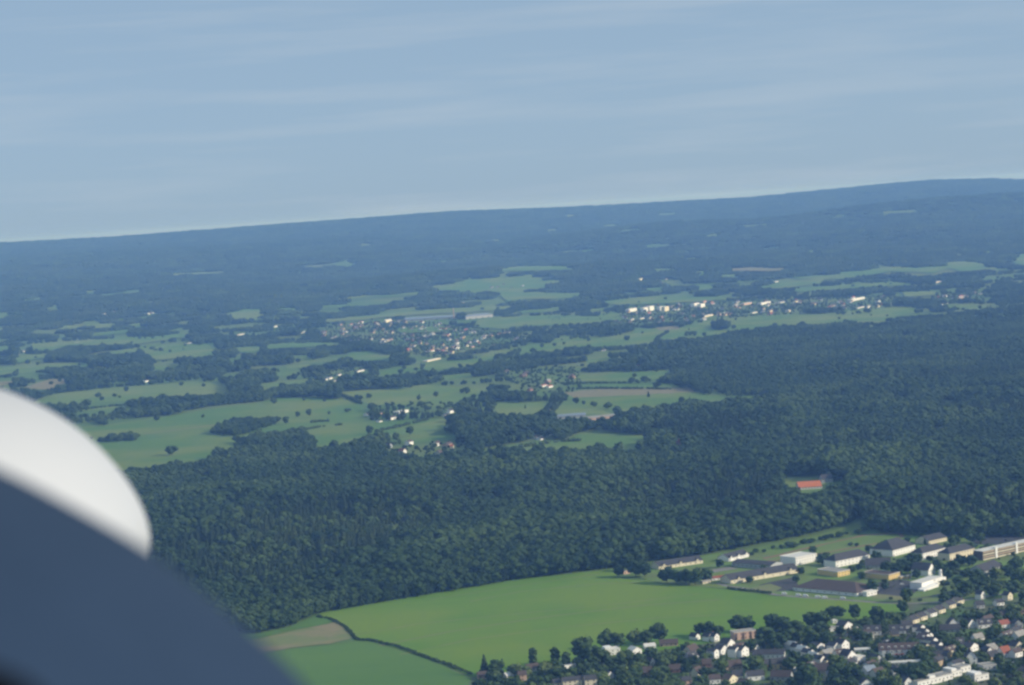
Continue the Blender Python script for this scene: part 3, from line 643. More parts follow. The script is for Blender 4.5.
# ------------------------------------------------------------------ buildings
NICK = []      # (px, py, short name) of things a label can point at
FOOT = []      # ground footprints, so that trees keep off the houses
_unit = {}
def pane(parent, name, size, loc, m):
    if m not in _unit:
        b = MB(); b.box(-.5, -.5, -.5, .5, .5, .5); _unit[m] = b.me(name); _unit[m].materials.append(M[m])
    o = link(name, _unit[m], parent); o.scale = size; o.location = loc; return o
def gable_roof(L, D, e, r, along_x=True, th=.28, ov=.45):
    """two sloping slabs with eaves"""
    mb = MB()
    if not along_x: L, D = D, L
    k = (r - e) / (D / 2)
    y0, z0 = -ov, e - ov * k
    v = []
    for x in (-ov, L + ov):
        v += [(x, y0, z0 + .05), (x, D / 2, r + .05), (x, D + ov, z0 + .05), (x, y0, z0 + th + .05), (x, D / 2, r + th + .05), (x, D + ov, z0 + th + .05)]
    f = [(0, 1, 7, 6), (1, 2, 8, 7), (3, 9, 10, 4), (4, 10, 11, 5), (0, 6, 9, 3), (2, 5, 11, 8), (0, 3, 4, 1), (1, 4, 5, 2), (6, 7, 10, 9), (7, 8, 11, 10)]
    if not along_x: v = [(y, x, z) for x, y, z in v]; f = [q[::-1] for q in f]
    mb.add(v, f); return mb
def wall_mb(L, D, e, r, along_x=True):
    mb = MB(); mb.box(0, 0, 0, L, D, e)
    if r > e:
        if along_x:
            for x in (0, L): mb.add([(x, 0, e), (x, D, e), (x, D / 2, r)], [(0, 1, 2) if x else (0, 2, 1)])
        else:
            for y in (0, D): mb.add([(0, y, e), (L, y, e), (L / 2, y, r)], [(0, 1, 2) if not y else (0, 2, 1)])
    return mb
def hip_roof(L, D, e, r, ov=.5, th=.2):
    mb = MB(); i = D / 2 * .8
    v = [(-ov, -ov, e), (L + ov, -ov, e), (L + ov, D + ov, e), (-ov, D + ov, e), (i, D / 2, r), (L - i, D / 2, r)]
    v += [(-ov, -ov, e + th), (L + ov, -ov, e + th), (L + ov, D + ov, e + th), (-ov, D + ov, e + th)]
    mb.add(v, [(0, 3, 2, 1), (0, 1, 7, 6), (1, 2, 8, 7), (2, 3, 9, 8), (3, 0, 6, 9), (6, 7, 5, 4), (8, 9, 4, 5), (7, 8, 5), (9, 6, 4)]); return mb
def house(name, cat, label, nick, A, B, D, e, r, mode, wc, rc, parts='', wins=None, group=None):
    """A, B: picture points of the two ends of the front wall's foot; D depth, e eaves, r ridge in metres"""
    a, b = ground(*A), ground(*B)
    d = (b - a)[:2]; L = float(np.hypot(*d)); rz = math.atan2(d[1], d[0])
    root = empty(name, tuple(a), rz); tag(root, label, cat, group)
    mid = a[:2] + d / 2; nrm = np.array([-math.sin(rz), math.cos(rz)])
    FOOT.append((mid + nrm * D / 2, max(L, D) / 2 + 1.5, a[:2], rz, L, D))
    NICK.append(((A[0] + B[0]) / 2, (A[1] + B[1]) / 2, nick))
    ax = mode != 'g'
    if mode == 'f':
        w = MB(); w.box(0, 0, 0, L, D, e); w = link('wall', w.me('wall'), root, [M[wc]])
        f = MB(); f.box(-.25, -.25, e + .003, L + .25, D + .25, e + .35); rf = link('roof', f.me('roof'), root, [M[rc]])
        p = MB()
        for q in ((-.3, -.3, L + .3, 0), (-.3, D, L + .3, D + .3), (-.3, .003, 0, D - .003), (L, .003, L + .3, D - .003)): p.box(q[0], q[1], e + .2, q[2], q[3], e + .75)
        link('parapet', p.me('parapet'), rf, [M['pale'] if rc != 'pale' else M['white']])
    elif mode == 'h':
        w = MB(); w.box(0, 0, 0, L, D, e); link('wall', w.me('wall'), root, [M[wc]])
        rf = link('roof', hip_roof(L, D, e + .003, r).me('roof'), root, [M[rc]])
    else:
        link('wall', wall_mb(L, D, e, r, ax).me('wall'), root, [M[wc]])
        rf = link('roof', gable_roof(L, D, e, r, ax).me('roof'), root, [M[rc]])
    if 'c' in parts:
        c = MB(); cx, cy = (L * .7, D * .5) if ax else (L * .5, D * .6)
        c.box(cx - .4, cy - .4, r - .6, cx + .4, cy + .4, r + 1.2); link('chimney', c.me('chimney'), rf, [M['brick']])
    if 'd' in parts:      # dormers on the front slope
        nd = max(1, int(L / 6)); k = (r - e) / (D / 2)
        for i in range(nd):
            x = (i + .5) * L / nd; y = D * .12; z = e + y * k
            q = MB(); q.box(x - 1.2, y, z - .2, x + 1.2, y + 2.2, z + 1.8); dm = link('dormer', q.me('dormer'), rf, [M['white'] if wc != 'cream' else M['cream']])
            q = MB(); q.box(x - .8, y - .06, z + .5, x + .8, y - .003, z + 1.5); link('window', q.me('window'), dm, [M['glass']])
    if 'G' in parts:      # small gables standing in the eaves
        for x in np.linspace(L * .12, L * .88, 3):
            q = wall_mb(4.2, 5.5, e + .6, e + 2.6, False); q.v = [(p[0] + x - 2.1, p[1] - .35, p[2]) for p in q.v]; gb = link('front_gable', q.me('front_gable'), root, [M[wc]])
            q = gable_roof(4.2, 5.5, e + .6, e + 2.6, False, ov=.25); q.v = [(p[0] + x - 2.1, p[1] - .35, p[2]) for p in q.v]; link('roof', q.me('roof'), gb, [M[rc]])
    if 'B' in parts:      # bays standing forward, one per house of the terrace
        nb = max(2, int(L / 7))
        for i in range(nb):
            x = (i + .5) * L / nb; q = MB(); q.box(x - 1.3, -1.4, 0, x + 1.3, -.003, e - .4); link('bay', q.me('bay'), root, [M[wc]])
    if 'A' in parts:
        q = MB(); q.box(L * .38, -2.4, e * .42, L * .62, -.02, e * .42 + .25); link('awning', q.me('awning'), root, [M['orange']])
    if 'P' in parts:
        q = MB(); q.box(0.3, .3, e + .36, L * .5, D - .3, e + 2.6); link('roof_storey', q.me('roof_storey'), root, [M[wc]])
    # windows
    if wins is None: wins = 0 if L < 4 else 1
    if wins and e >= 2.4:
        rows = max(1, int(e / 2.9)); cols = max(1, min(int(L / 4.2), 9 if wins == 1 else wins)); sw = L / cols
        for i in range(cols):
            for j in range(rows):
                if 'B' in parts and j > 0 and False: continue
                pane(root, 'window', (min(1.25, sw * .4), .08, 1.2), ((i + .5) * sw, -.045 if 'B' not in parts else -1.45 if int(((i + .5) * sw) / (L / max(2, int(L / 7))) * 2) % 2 else -.045, j * e / rows + e / rows * .58), 'glass')
        cols = max(1, min(int(D / 3.5), 4)); sw = D / cols
        for i in range(cols):
            for j in range(rows):
                pane(root, 'window', (.08, min(1.2, sw * .4), 1.2), (L + .045, (i + .5) * sw, j * e / rows + e / rows * .58), 'glass')
    if wins and 'n' not in parts:
        pane(root, 'door', (1.1, .1, 2.1), (min(1.4, L * .35), -.055, 1.06), 'tyre')
    return root

BK = [  # barracks and the buildings round the sports ground
 ('pavilion', 'Long low cream pavilion with dark roof behind the tree clump at the field corner', 'farthest left pavilion', (659,570), (703,563.5), 19, 4.4, 9, 'a', 'cream', 'slate', 'G'),
 ('white_house', 'white house with small front gable behind the paved yard, left of the white hall', 'small white gabled house', (729,562), (749,557), 18, 4.5, 9, 'a', 'white', 'slate', 'G'),
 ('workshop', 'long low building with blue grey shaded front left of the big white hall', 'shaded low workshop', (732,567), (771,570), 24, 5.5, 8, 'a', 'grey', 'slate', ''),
 ('sports_hall', 'big white box shaped hall with pale flat roof beside the sports field', 'big white hall', (796,566), (817,561.5), 26, 9.5, 9.5, 'f', 'white', 'pale', 'n'),
 ('barracks_block', 'white three storey block with dark hipped roof right of the big white hall', 'white hipped roof block', (836,568), (870,561), 20, 8, 15, 'h', 'white', 'slate', ''),
 ('barracks_block', 'large block with very big dark gable roof at the right end of the sports field', 'big dark roofed block', (893,557), (915.5,551), 34, 8, 18, 'h', 'white', 'slate', 'c'),
 ('barracks_block', 'bright white long block between the big dark roof and the cream block', 'bright white long block', (923,560.5), (946,554.5), 18, 8.5, 14.5, 'h', 'white', 'slate', ''),
 ('barracks_block', 'cream three storey block just left of the banded flats', 'cream block', (950,561), (975,555), 18, 8.5, 14.5, 'h', 'cream', 'slate', ''),
 ('small_block', 'small cream house behind the row of blocks at the back edge by the forest', 'small cream house at the back', (929,545), (947,541), 22, 5, 10, 'a', 'cream', 'slate', ''),
 ('pavilion', 'long cream pavilion with three small front gables beside the far edge of the big field', 'three gabled pavilion', (731,584.5), (799,573), 22, 5, 10.5, 'a', 'cream', 'slate', 'G'),
 ('utility_building', 'low flat roofed building with yellow end wall below the white hall', 'left yellow ended building', (838,577.5), (850,575), 34, 6, 6, 'f', 'yellow', 'flat', 'n'),
 ('utility_building', 'long flat brown roofed building with bright yellow end wall above the car yard', 'right yellow ended building', (889,580.5), (900,577.5), 38, 6, 6, 'f', 'yellow', 'brown', 'n'),
 ('drill_hall', 'long low hall under a huge dark brown roof along the lane with white vans', 'huge brown roofed hall', (793,591), (857,597), 44, 4.2, 12, 'h', 'white', 'brown', ''),
 ('porch_building', 'small bright white annexe at the right end of the huge brown roofed hall', 'white annexe', (867,597), (877,595), 7, 5, 5, 'f', 'white', 'pale', 'n'),
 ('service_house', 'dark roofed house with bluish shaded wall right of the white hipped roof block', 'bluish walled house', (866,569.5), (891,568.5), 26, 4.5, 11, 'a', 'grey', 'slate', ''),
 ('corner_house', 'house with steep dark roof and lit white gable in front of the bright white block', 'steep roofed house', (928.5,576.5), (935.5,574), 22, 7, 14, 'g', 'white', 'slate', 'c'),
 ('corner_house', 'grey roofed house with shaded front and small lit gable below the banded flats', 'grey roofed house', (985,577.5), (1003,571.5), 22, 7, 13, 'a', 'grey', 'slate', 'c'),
 ('garage', 'tiny red brown roofed garage between the tree clump and the three gabled pavilion', 'tiny red garage', (712,581), (725,579.5), 8, 3, 4.6, 'a', 'white', 'red', 'n'),
 ('shed', 'pale cream hut at the foot of the tree clump by the field', 'cream hut', (703,584.5), (711,583), 5, 3, 4, 'a', 'cream', 'flat', 'n'),
 ('shed', 'little pinkish hut between the trees at the tip of the barracks ground', 'pinkish hut', (624,574.5), (630,573.5), 5, 3, 4.6, 'g', 'pinkish', 'flat', 'n'),
 ('shed', 'small yellow shed right of the yellow end wall, left one of two', 'left yellow shed', (901,580), (905,579), 4, 3.2, 3.2, 'f', 'yellow', 'flat', 'n'),
 ('shed', 'small yellow shed farther right of the yellow end wall, right one of two', 'right yellow shed', (907.5,579.5), (911.5,578.5), 4, 3.2, 3.2, 'f', 'yellow', 'flat', 'n'),
 ('forest_house', 'long house with red orange roof in the forest clearing', 'red roofed house', (799,490), (822,488.5), 34, 3.5, 10, 'a', 'white', 'redroof', 'n'),
 ('forest_house', 'dark roofed house half hidden beside the red roof in the forest clearing', 'dark clearing house', (822,483), (833,482), 12, 6, 12, 'a', 'grey', 'slate', 'n'),
 ('forest_hut', 'small salmon roofed hut showing in the forest right of the green meadow', 'salmon hut', (676,446), (683,446), 12, 7, 13, 'a', 'pinkish', 'red', 'n'),
]
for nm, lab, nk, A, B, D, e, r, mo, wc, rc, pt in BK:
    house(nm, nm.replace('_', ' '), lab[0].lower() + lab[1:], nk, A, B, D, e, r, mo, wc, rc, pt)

# banded flats at the right edge
A_, B_ = ground(983, 561), ground(1046, 547); d = (B_ - A_)[:2]; L = float(np.hypot(*d)); rz = math.atan2(d[1], d[0])
fl = empty('block_of_flats', tuple(A_), rz); tag(fl, 'long flat roofed block of flats with brown and cream storey bands at the right edge', 'block of flats')
FOOT.append((A_[:2] + d / 2, L / 2, A_[:2], rz, L, 14)); NICK.append((1005, 553, 'banded flats'))
b = MB(); b.box(0, 0, 0, L, 14, 11.2); link('wall', b.me('wall'), fl, [M['brown']])
for k in range(4):
    b = MB(); b.box(-.15, -.9, k * 2.75 + .9, L + .15, -.003, k * 2.75 + 2.1); link('balcony_band', b.me('balcony_band'), fl, [M['tan'] if k % 2 else M['cream']])
    b = MB(); b.box(.4, -.10, k * 2.75 + 2.2, L - .4, -.004, k * 2.75 + 3.3 if k < 3 else 11.1); link('window_band', b.me('window_band'), fl, [M['glass']])
b = MB(); b.box(-.5, -1.0, 11.203, L + .5, 14.5, 11.7); rf = link('roof', b.me('roof'), fl, [M['pale']])
for x in (L * .2, L * .52, L * .84):
    b = MB(); b.box(x - 1.6, -1.6, 0, x + 1.6, -.91, 13.4); b.box(x - 1.6, -.9, 11.71, x + 1.6, 3, 13.4); link('stair_tower', b.me('stair_tower'), fl, [M['white']])

# modern white church
A_ = ground(922, 590); B_ = ground(943, 583); d = (B_ - A_)[:2]; L = float(np.hypot(*d)); rz = math.atan2(d[1], d[0])
ch = empty('church', tuple(A_), rz); tag(ch, 'modern white church with slim bell tower and low wedge shaped wing', 'church'); NICK.append((932, 586, 'white church'))
FOOT.append((A_[:2] + d / 2, L / 2 + 4, A_[:2], rz, L, 16))
b = MB(); b.box(0, 0, 0, L, 15, 7.5); link('nave', b.me('nave'), ch, [M['white']])
b = MB(); b.add([(-9, -8, 0), (L * .5, -8, 0), (L * .5, -.003, 0), (-9, -.003, 0), (-9, -8, 2.2), (L * .5, -8, 3.2), (L * .5, -.003, 4.6), (-9, -.003, 2.6)],
               [(0, 3, 2, 1), (4, 5, 6, 7), (0, 1, 5, 4), (1, 2, 6, 5), (2, 3, 7, 6), (3, 0, 4, 7)]); link('wedge_wing', b.me('wedge_wing'), ch, [M['white']])
b = MB(); b.box(L + .003, 1, 0, L + 9, 12, 5.5); link('side_wing', b.me('side_wing'), ch, [M['white']])
b = MB(); b.box(-.3, -.3, 7.503, L + .3, 15.3, 7.9); link('roof', b.me('roof'), ch, [M['pale']])
t_ = ground(941, 582.5) - A_; tx, ty = t_[0] * math.cos(rz) + t_[1] * math.sin(rz), -t_[0] * math.sin(rz) + t_[1] * math.cos(rz)
b = MB(); b.box(tx - 1.3, ty - 1.3, 0, tx + 1.3, ty + 1.3, 14); b.add([(tx - 1.3, ty - 1.3, 14), (tx + 1.3, ty - 1.3, 14), (tx + 1.3, ty + 1.3, 14), (tx - 1.3, ty + 1.3, 14), (tx, ty, 15.5)], [(0, 1, 4), (1, 2, 4), (2, 3, 4), (3, 0, 4)])
tw = link('bell_tower', b.me('bell_tower'), ch, [M['white']]); b = MB(); b.box(tx - .7, ty - 1.38, 11, tx + .7, ty - 1.305, 13); link('belfry_opening', b.me('belfry_opening'), tw, [M['glass']])
pane(ch, 'window', (1.4, .08, 1.6), (L * .6, -.045, 6.2), 'glass')

# vans on the lane and cars
def vehicle(px, py, rz, body, label, cat, long=6.0, tall=2.7, name='parked_van', group=None):
    p = ground(px, py); root = empty(name, tuple(p + [0, 0, .45]), rz); tag(root, label, cat, group)
    w = 2.0; x = long / 2
    prof = [(-x, .45), (x, .45), (x, tall * .5), (x * .72, tall * .56), (x * .48, tall), (-x * .97, tall), (-x, tall * .9)] if cat != 'car' else [(-x, .35), (x, .35), (x, .75), (x * .5, .88), (x * .22, tall), (-x * .55, tall), (-x * .85, .92), (-x, .85)]
    v = [(a, s, z) for s in (-w / 2, w / 2) for a, z in prof]; n = len(prof)
    b = MB(); b.add(v, [tuple(range(n)), tuple(range(2 * n - 1, n - 1, -1))] + [(i, n + i, n + (i + 1) % n, (i + 1) % n) for i in range(n)])
    bo = link('body', b.me('body'), root, [M[body]])
    b = MB(); zz = tall * .66; b.box(x * .1, -w / 2 - .02, zz, x * .42, -w / 2 - .003, tall * .88); link('side_window', b.me('side_window'), bo, [M['glass']])
    b = MB(); b.box(x * .1, w / 2 + .003, zz, x * .42, w / 2 + .02, tall * .88); link('side_window', b.me('side_window'), bo, [M['glass']])
    for sx in (-.6, .6):
        for sy in (-1, 1):
            b = MB(); ring = [(sx * x + .36 * math.cos(t), sy * (w / 2 - .1) + o, .36 + .36 * math.sin(t)) for o in (-.12, .12) for t in np.linspace(0, 2 * math.pi, 11)[:-1]]
            b.add(ring, [(i, (i + 1) % 10, 10 + (i + 1) % 10, 10 + i) for i in range(10)] + [tuple(range(10)), tuple(range(19, 9, -1))]); link('wheel', b.me('wheel'), root, [M['tyre']])
    return root
for i, (px, py, lab) in enumerate([(784.5,595,'white van parked farthest left on the lane below the huge brown roof'), (798.6,596.5,'white van, left one of the close pair under the left end of the brown roof'), (805.6,597.2,'white van, right one of the close pair under the left end of the brown roof'),
        (818,598.2,'cream white van, left one of the pair below the middle of the brown roof'), (825,598.8,'white van, right one of the pair below the middle of the brown roof'), (843,599.6,'pale yellowish van parked alone below the right part of the brown roof')]):
    vehicle(px, py, R(-12 + random.uniform(-5, 5)), 'carw', lab, 'van', group='vans along the lane')
for px, py, m, lab in [(979,534,'carw','white car on the grey car park at the forest edge, left of two'), (993,533.5,'carw','white car on the grey car park at the forest edge, right of two'), (902,585,'carw','white car on the grey yard above the annexe'),
        (1014,664,'carw','white car on the road at the bottom right corner'), (1006,541,'card','dark car on the grey car park behind the banded flats'), (890,588,'card','dark car on the grey yard beside the worn lawn')]:
    vehicle(px, py, R(random.uniform(-30, 30)), m, lab, 'car', 4.4, 1.5, 'parked_car')

# ------------------------------------------------------------------ the village at the bottom right
def V(nm, lab, nk, xc, yb, w, sl, D, e, r, mo, wc, rc, pt='', wins=None, group=None):
    return house(nm, 'house' if nm not in ('garage', 'garage_row', 'terrace_house', 'block_of_flats') else nm.replace('_', ' '), lab, nk, (xc - w / 2, yb + sl * w / 2), (xc + w / 2, yb - sl * w / 2), D, e, r, mo, wc, rc, pt, wins, group)
V('house', 'small white gable nearest the field, left of the pair of narrow white gables', 'lone small white gable', 698, 640, 5, .25, 9, 4, 7, 'g', 'white', 'slate')
V('house', 'narrow white gable near the field, left one of a pair', 'left field gable', 711, 641.5, 4.6, .25, 9, 5.5, 8.5, 'g', 'white', 'slate')
V('house', 'narrow white gable near the field, right one of a pair', 'right field gable', 717.2, 641.8, 5, .25, 9, 6, 9, 'g', 'white', 'slate', 'c')
V('block_of_flats', 'reddish flat roofed apartment block under the round tree at the field edge', 'reddish apartment block', 745.5, 639.5, 22, .12, 11, 8, 8, 'f', 'pinkish', 'flat', 'B')
V('house', 'bright white gable house just below the reddish apartment block, left of its lower end', 'upper white gable', 731.5, 648, 7.5, .3, 10, 5, 9.5, 'g', 'white', 'slate')
V('house', 'wide white house left below the upper white gable', 'wide white house', 725, 654.5, 8, .3, 9, 5.5, 9.5, 'g', 'white', 'slate')
V('house', 'narrow tall white end wall at the left of the white cluster', 'leftmost tall white wall', 717, 659, 4.6, .3, 10, 8, 10, 'g', 'white', 'slate')
V('house', 'narrow tall white house in the middle of the white cluster', 'middle tall white house', 738.2, 657.5, 4.8, .3, 10, 8.5, 10.5, 'g', 'white', 'slate')
V('house', 'tall white gable with chimney at the right of the white cluster', 'white chimney house', 745.5, 657, 7.4, .3, 10, 7.5, 11, 'g', 'white', 'slate', 'c')
V('house', 'small white house between the chimney house and the long dark terrace', 'small cluster house', 757.5, 652, 4.6, .3, 8, 5, 7.5, 'g', 'white', 'slate')
V('house', 'tan walled house with dark roof below the white cluster', 'tan walled house', 734.5, 671, 16, .12, 10, 4.5, 9.5, 'a', 'tan', 'brown')
V('terrace_house', 'upper long terrace with dark roof and thin white eaves line', 'upper dark terrace', 768.5, 660, 32, .02, 10, 5.5, 9.5, 'a', 'white', 'slate', 'c')
V('terrace_house', 'lower terrace whose front is half yellow and half white under a dark roof', 'yellow and white terrace', 778, 669.5, 26, .1, 10, 5.5, 10, 'a', 'yellow', 'slate', 'B')
V('house', 'dark brown roofed house below the yellow and white terrace', 'brown roofed house', 780.5, 681, 20, -.02, 10, 4, 9, 'a', 'grey', 'brown')
V('house', 'grey walled flat house right of the brown roof', 'grey flat house', 799, 674.5, 10, .0, 9, 5, 5, 'f', 'grey', 'flat')
V('house', 'white fronted row house at the bottom edge left of the long white row', 'bottom row left house', 715.5, 685, 11, .08, 9, 5.5, 9, 'a', 'white', 'brown')
V('house', 'white low house in the bottom row, with dark roof behind', 'bottom row middle house', 738.5, 681.5, 10, .08, 10, 5, 9.5, 'a', 'white', 'slate')
V('terrace_house', 'long low white row with dark roof at the bottom edge', 'long white row', 756.5, 681, 17, .1, 10, 5, 9, 'a', 'white', 'slate')
for i, (x, y, k) in enumerate([(796,650,'top left unit'), (801.5,652,'second unit from the top'), (807,654.5,'third unit from the top'), (812.5,657.5,'third unit from the bottom'), (818,661,'second unit from the bottom'), (823.5,664,'lowest unit')]):
    V('terrace_house', k + ' of the stepped white terrace right of the dark terrace', 'stepped terrace ' + k, x, y, 5.6, .26, 11, 5.2, 8.2, 'g', 'white', 'slate' if i % 2 else 'pale', '', None, 'units of the stepped white terrace')
V('house', 'tiny white flat roofed cube by the trees at the field edge', 'tiny white cube', 835.3, 623.8, 4.5, .1, 6, 3.2, 3.2, 'f', 'white', 'pale', 'n')
V('house', 'low white house with flat roof below the tiny cube', 'low white flat house', 832, 632, 8.5, .1, 8, 4, 4, 'f', 'white', 'flat')
V('house', 'white gable house with dark left roof near the field edge', 'field edge gable house', 848.5, 630, 8.5, .28, 11, 5, 9, 'g', 'white', 'slate')
V('house', 'dark roofed house with small white gable on top, left of two alike', 'left roof gable house', 873, 635.5, 17, .04, 10, 4.5, 9.5, 'a', 'white', 'slate', 'd')
V('house', 'dark roofed house with small white gable on top, right of two alike', 'right roof gable house', 898, 635, 16, .04, 10, 4.5, 9.5, 'a', 'white', 'slate', 'd')
V('house', 'grey roofed house at the field edge between the dark poplar and the yellow lit row', 'field edge grey house', 908, 629, 10, .1, 9, 4, 8, 'a', 'grey', 'slate')
V('house', 'white gable in the centre cluster, left one', 'left centre gable', 837.5, 652, 6, .26, 10, 6.5, 9.5, 'g', 'white', 'slate')
V('house', 'white gable in the centre cluster, tall right one behind', 'tall centre gable', 846, 651.5, 7.5, .26, 11, 8, 12, 'g', 'white', 'slate', 'c')
V('house', 'big white gable with steep dark roof in front of the centre cluster', 'front centre gable', 852.5, 662.5, 8.5, .22, 12, 7, 12, 'g', 'white', 'slate')
V('house', 'white cube house right of the big front gable', 'white cube house', 861.5, 662.5, 7.5, .16, 8, 5.5, 5.5, 'f', 'white', 'pale')
V('garage_row', 'long pale flat roofed garage row behind the white cube house', 'pale garage row', 863, 653, 16, .05, 8, 3, 3, 'f', 'grey', 'pale', 'n')
V('terrace_house', 'long white terrace with brown roof, white dormers and orange awning', 'orange awning terrace', 899.5, 657, 40, .04, 12, 7, 12.5, 'a', 'white', 'brown', 'dBA')
V('garage_row', 'pale flat roofed garage row below the orange awning terrace', 'lower garage row', 904, 665.5, 38, .06, 7, 2.8, 2.8, 'f', 'grey', 'pale', 'n')
V('garage', 'small whitish garage with dark door below the lower garage row', 'dark door garage', 895.5, 672, 8, .06, 7, 4, 5, 'g', 'grey', 'slate', '')
V('house', 'white fronted house with bluish roof left of the big dark tree', 'bluish roof house', 872.5, 676, 10, .18, 11, 5, 9, 'a', 'white', 'metal')
V('house', 'white gable cut by the bottom edge of the picture below the bluish roof', 'bottom edge gable', 867.5, 690, 12, .1, 10, 6, 10, 'g', 'white', 'slate')
V('house', 'brown roofed house among trees left of the front centre gable', 'tree hidden brown house', 822, 674, 13, .02, 10, 4, 9, 'a', 'tan', 'brown')
V('house', 'white walled house cut by the bottom edge right of the bluish roof', 'bottom white wall house', 909, 688, 8, .15, 9, 6, 10, 'g', 'white', 'slate')
for i, (x, y, k) in enumerate([(916.5,623.5,'lowest left house'), (924.5,620.5,'second house from the left'), (934,617,'middle house'), (942.5,613.5,'second house from the right'), (953,608.5,'highest right house'), (961,604.5,'last half hidden house')]):
    V('house', k + ' of the slanting row with yellowish lit walls below the church', 'slanting row ' + k, x, y, 6.5, .32, 11, 4.5, 8, 'a', 'cream' if i != 2 else 'white', 'slate', '', None, 'slanting row of yellowish houses')
for i, (x, y, k) in enumerate([(923,632.5,'topmost unit'), (927,636.5,'second unit from the top'), (931,640.5,'third unit from the top'), (935.5,645.5,'fourth unit from the top'), (941,650,'third unit from the bottom'), (945.5,654.5,'second unit from the bottom'), (949.5,659,'lowest unit, yellowish')]):
    V('terrace_house', k + ' of the white saw tooth terrace beside the orange awning', 'saw tooth terrace ' + k, x, y, 5, .3, 10, 5.5, 8, 'g', 'white' if i < 6 else 'yellow', 'slate', '', None, 'units of the white saw tooth terrace')
V('house', 'pale house with low front wall at the foot of the saw tooth terrace', 'saw tooth foot house', 941, 660.5, 13, .04, 9, 4, 8, 'a', 'white', 'slate')
V('house', 'white triangular gable above a long dark roof right of the slanting row', 'triangular gable house', 954, 627, 11, .08, 10, 3, 9, 'g', 'white', 'slate')
V('house', 'long dark roofed house below the triangular gable', 'long dark roofed house', 950, 633, 20, .03, 9, 3.5, 8, 'a', 'grey', 'slate')
V('house', 'white gable house left of two in the upper right of the village', 'upper right left gable', 972.5, 628.5, 7.5, .2, 10, 5.5, 9.5, 'g', 'white', 'slate')
V('house', 'white house with dark roof right of two in the upper right of the village', 'upper right white house', 986, 628.5, 14, .1, 10, 4.5, 9, 'a', 'white', 'slate', 'd')
V('house', 'white house with red patch of roof near the right edge', 'red patch house', 1006, 629, 9, .15, 9, 5, 8.5, 'a', 'white', 'red')
V('house', 'bluish white house cut by the right edge beside the red patch house', 'right edge upper house', 1019, 628.5, 9, .1, 9, 5, 9, 'g', 'grey', 'slate')
V('house', 'narrow bright white gable below the barracks lane, among dark trees', 'bright lone gable', 983.5, 599.5, 4.6, .25, 8, 6, 9.5, 'g', 'white', 'slate')
V('house', 'narrow cream gable right of the bright lone gable', 'cream lone gable', 1010.5, 600.5, 4.8, .25, 8, 6, 9.5, 'g', 'cream', 'slate')
V('house', 'small white house with grey roof between the two lone gables', 'between gables house', 1001, 606, 7, .15, 8, 4, 7, 'a', 'white', 'slate')
V('house', 'grey roofed house below the bright lone gable', 'grey house below the gable', 981, 609, 8, .1, 9, 4.5, 8, 'a', 'grey', 'slate')
V('house', 'big pale gable house facing the camera in the lower right', 'big pale gable', 971.7, 664.5, 11.5, .05, 13, 6.5, 12.5, 'g', 'white', 'slate', 'c')
V('house', 'white gable half hidden by trees right of the big pale gable', 'half hidden gable', 990.5, 657.5, 7, .2, 9, 6, 10, 'g', 'white', 'slate')
V('house', 'house with bright red steep roof near the right edge', 'red steep house', 1008, 658, 8, .2, 10, 5, 10.5, 'a', 'white', 'red')
V('house', 'cream gable house at the right edge beside the red steep roof', 'right edge gable', 1020, 652, 8.5, .2, 10, 6, 10.5, 'g', 'cream', 'slate')
for i, (x, y, w, k) in enumerate([(924,687,12,'lowest left'), (936,684,12,'second from the left'), (947.5,681,11,'third from the left'), (957,677,10,'fourth from the left'), (966,672.5,10,'highest right')]):
    V('terrace_house', k + ' of the low flat beige roofed blocks in the bottom right', 'beige block ' + k, x, y, w, .24, 12, 5.5, 5.5, 'f', 'white', 'flat', 'P' if i % 2 else '', None, 'row of flat beige roofed blocks')
V('terrace_house', 'white house with flat grey roof right of the beige blocks, front one', 'front grey roofed flat house', 982, 681, 14, .2, 12, 5.5, 5.5, 'f', 'white', 'flat', 'P')
V('terrace_house', 'grey roofed flat house right of the beige blocks, rear one', 'rear grey roofed flat house', 990, 671, 13, .12, 12, 5, 5, 'f', 'grey', 'flat')
V('block_of_flats', 'three storey cream terrace at the bottom edge, wider left half', 'left cream flats', 573, 690, 19, .1, 11, 9, 11.5, 'a', 'cream', 'slate')
V('block_of_flats', 'three storey cream terrace at the bottom edge, narrower right half', 'right cream flats', 591.5, 689, 12, .1, 11, 9, 12, 'a', 'cream', 'slate')
V('block_of_flats', 'short cream end unit just left of the three storey cream terrace', 'cream end unit', 558.5, 690, 7, .15, 10, 7, 9.5, 'a', 'cream', 'slate')
V('house', 'white stepped house below the big field edge trees, with pale roof', 'white stepped house', 613, 655.5, 15, .12, 11, 6, 6, 'f', 'white', 'pale', 'P')
V('house', 'white house with pale roof right of the stepped house', 'pale roof white house', 637.5, 654.5, 9, .2, 10, 4.5, 7.5, 'g', 'white', 'pale')
V('house', 'low house with pale roof beside the white house, by the field edge trees', 'low pale roofed house', 650.5, 649, 11, .1, 10, 2.8, 5, 'a', 'white', 'pale')
V('house', 'dark red roofed low house at the field edge left of the white cluster', 'dark red low house', 669, 646.5, 18, .05, 10, 3, 6.5, 'a', 'pinkish', 'brown')
V('house', 'small white gable among the gardens below the pale roofs', 'small garden gable', 653, 665.5, 4.6, .2, 8, 4.5, 7.5, 'g', 'white', 'slate')
V('house', 'tan walled house with brown roof hidden among the garden trees', 'hidden tan house', 648, 676.5, 9, .05, 10, 4, 8.5, 'a', 'tan', 'brown')
V('house', 'tiny white wall showing between trees near the bottom', 'tiny white wall', 611, 679, 5.5, .2, 8, 5, 7.5, 'g', 'white', 'slate')
V('house', 'flat white roofed bungalow above the cream terrace', 'white bungalow', 570, 668.5, 12, .2, 9, 3, 3, 'f', 'white', 'pale')
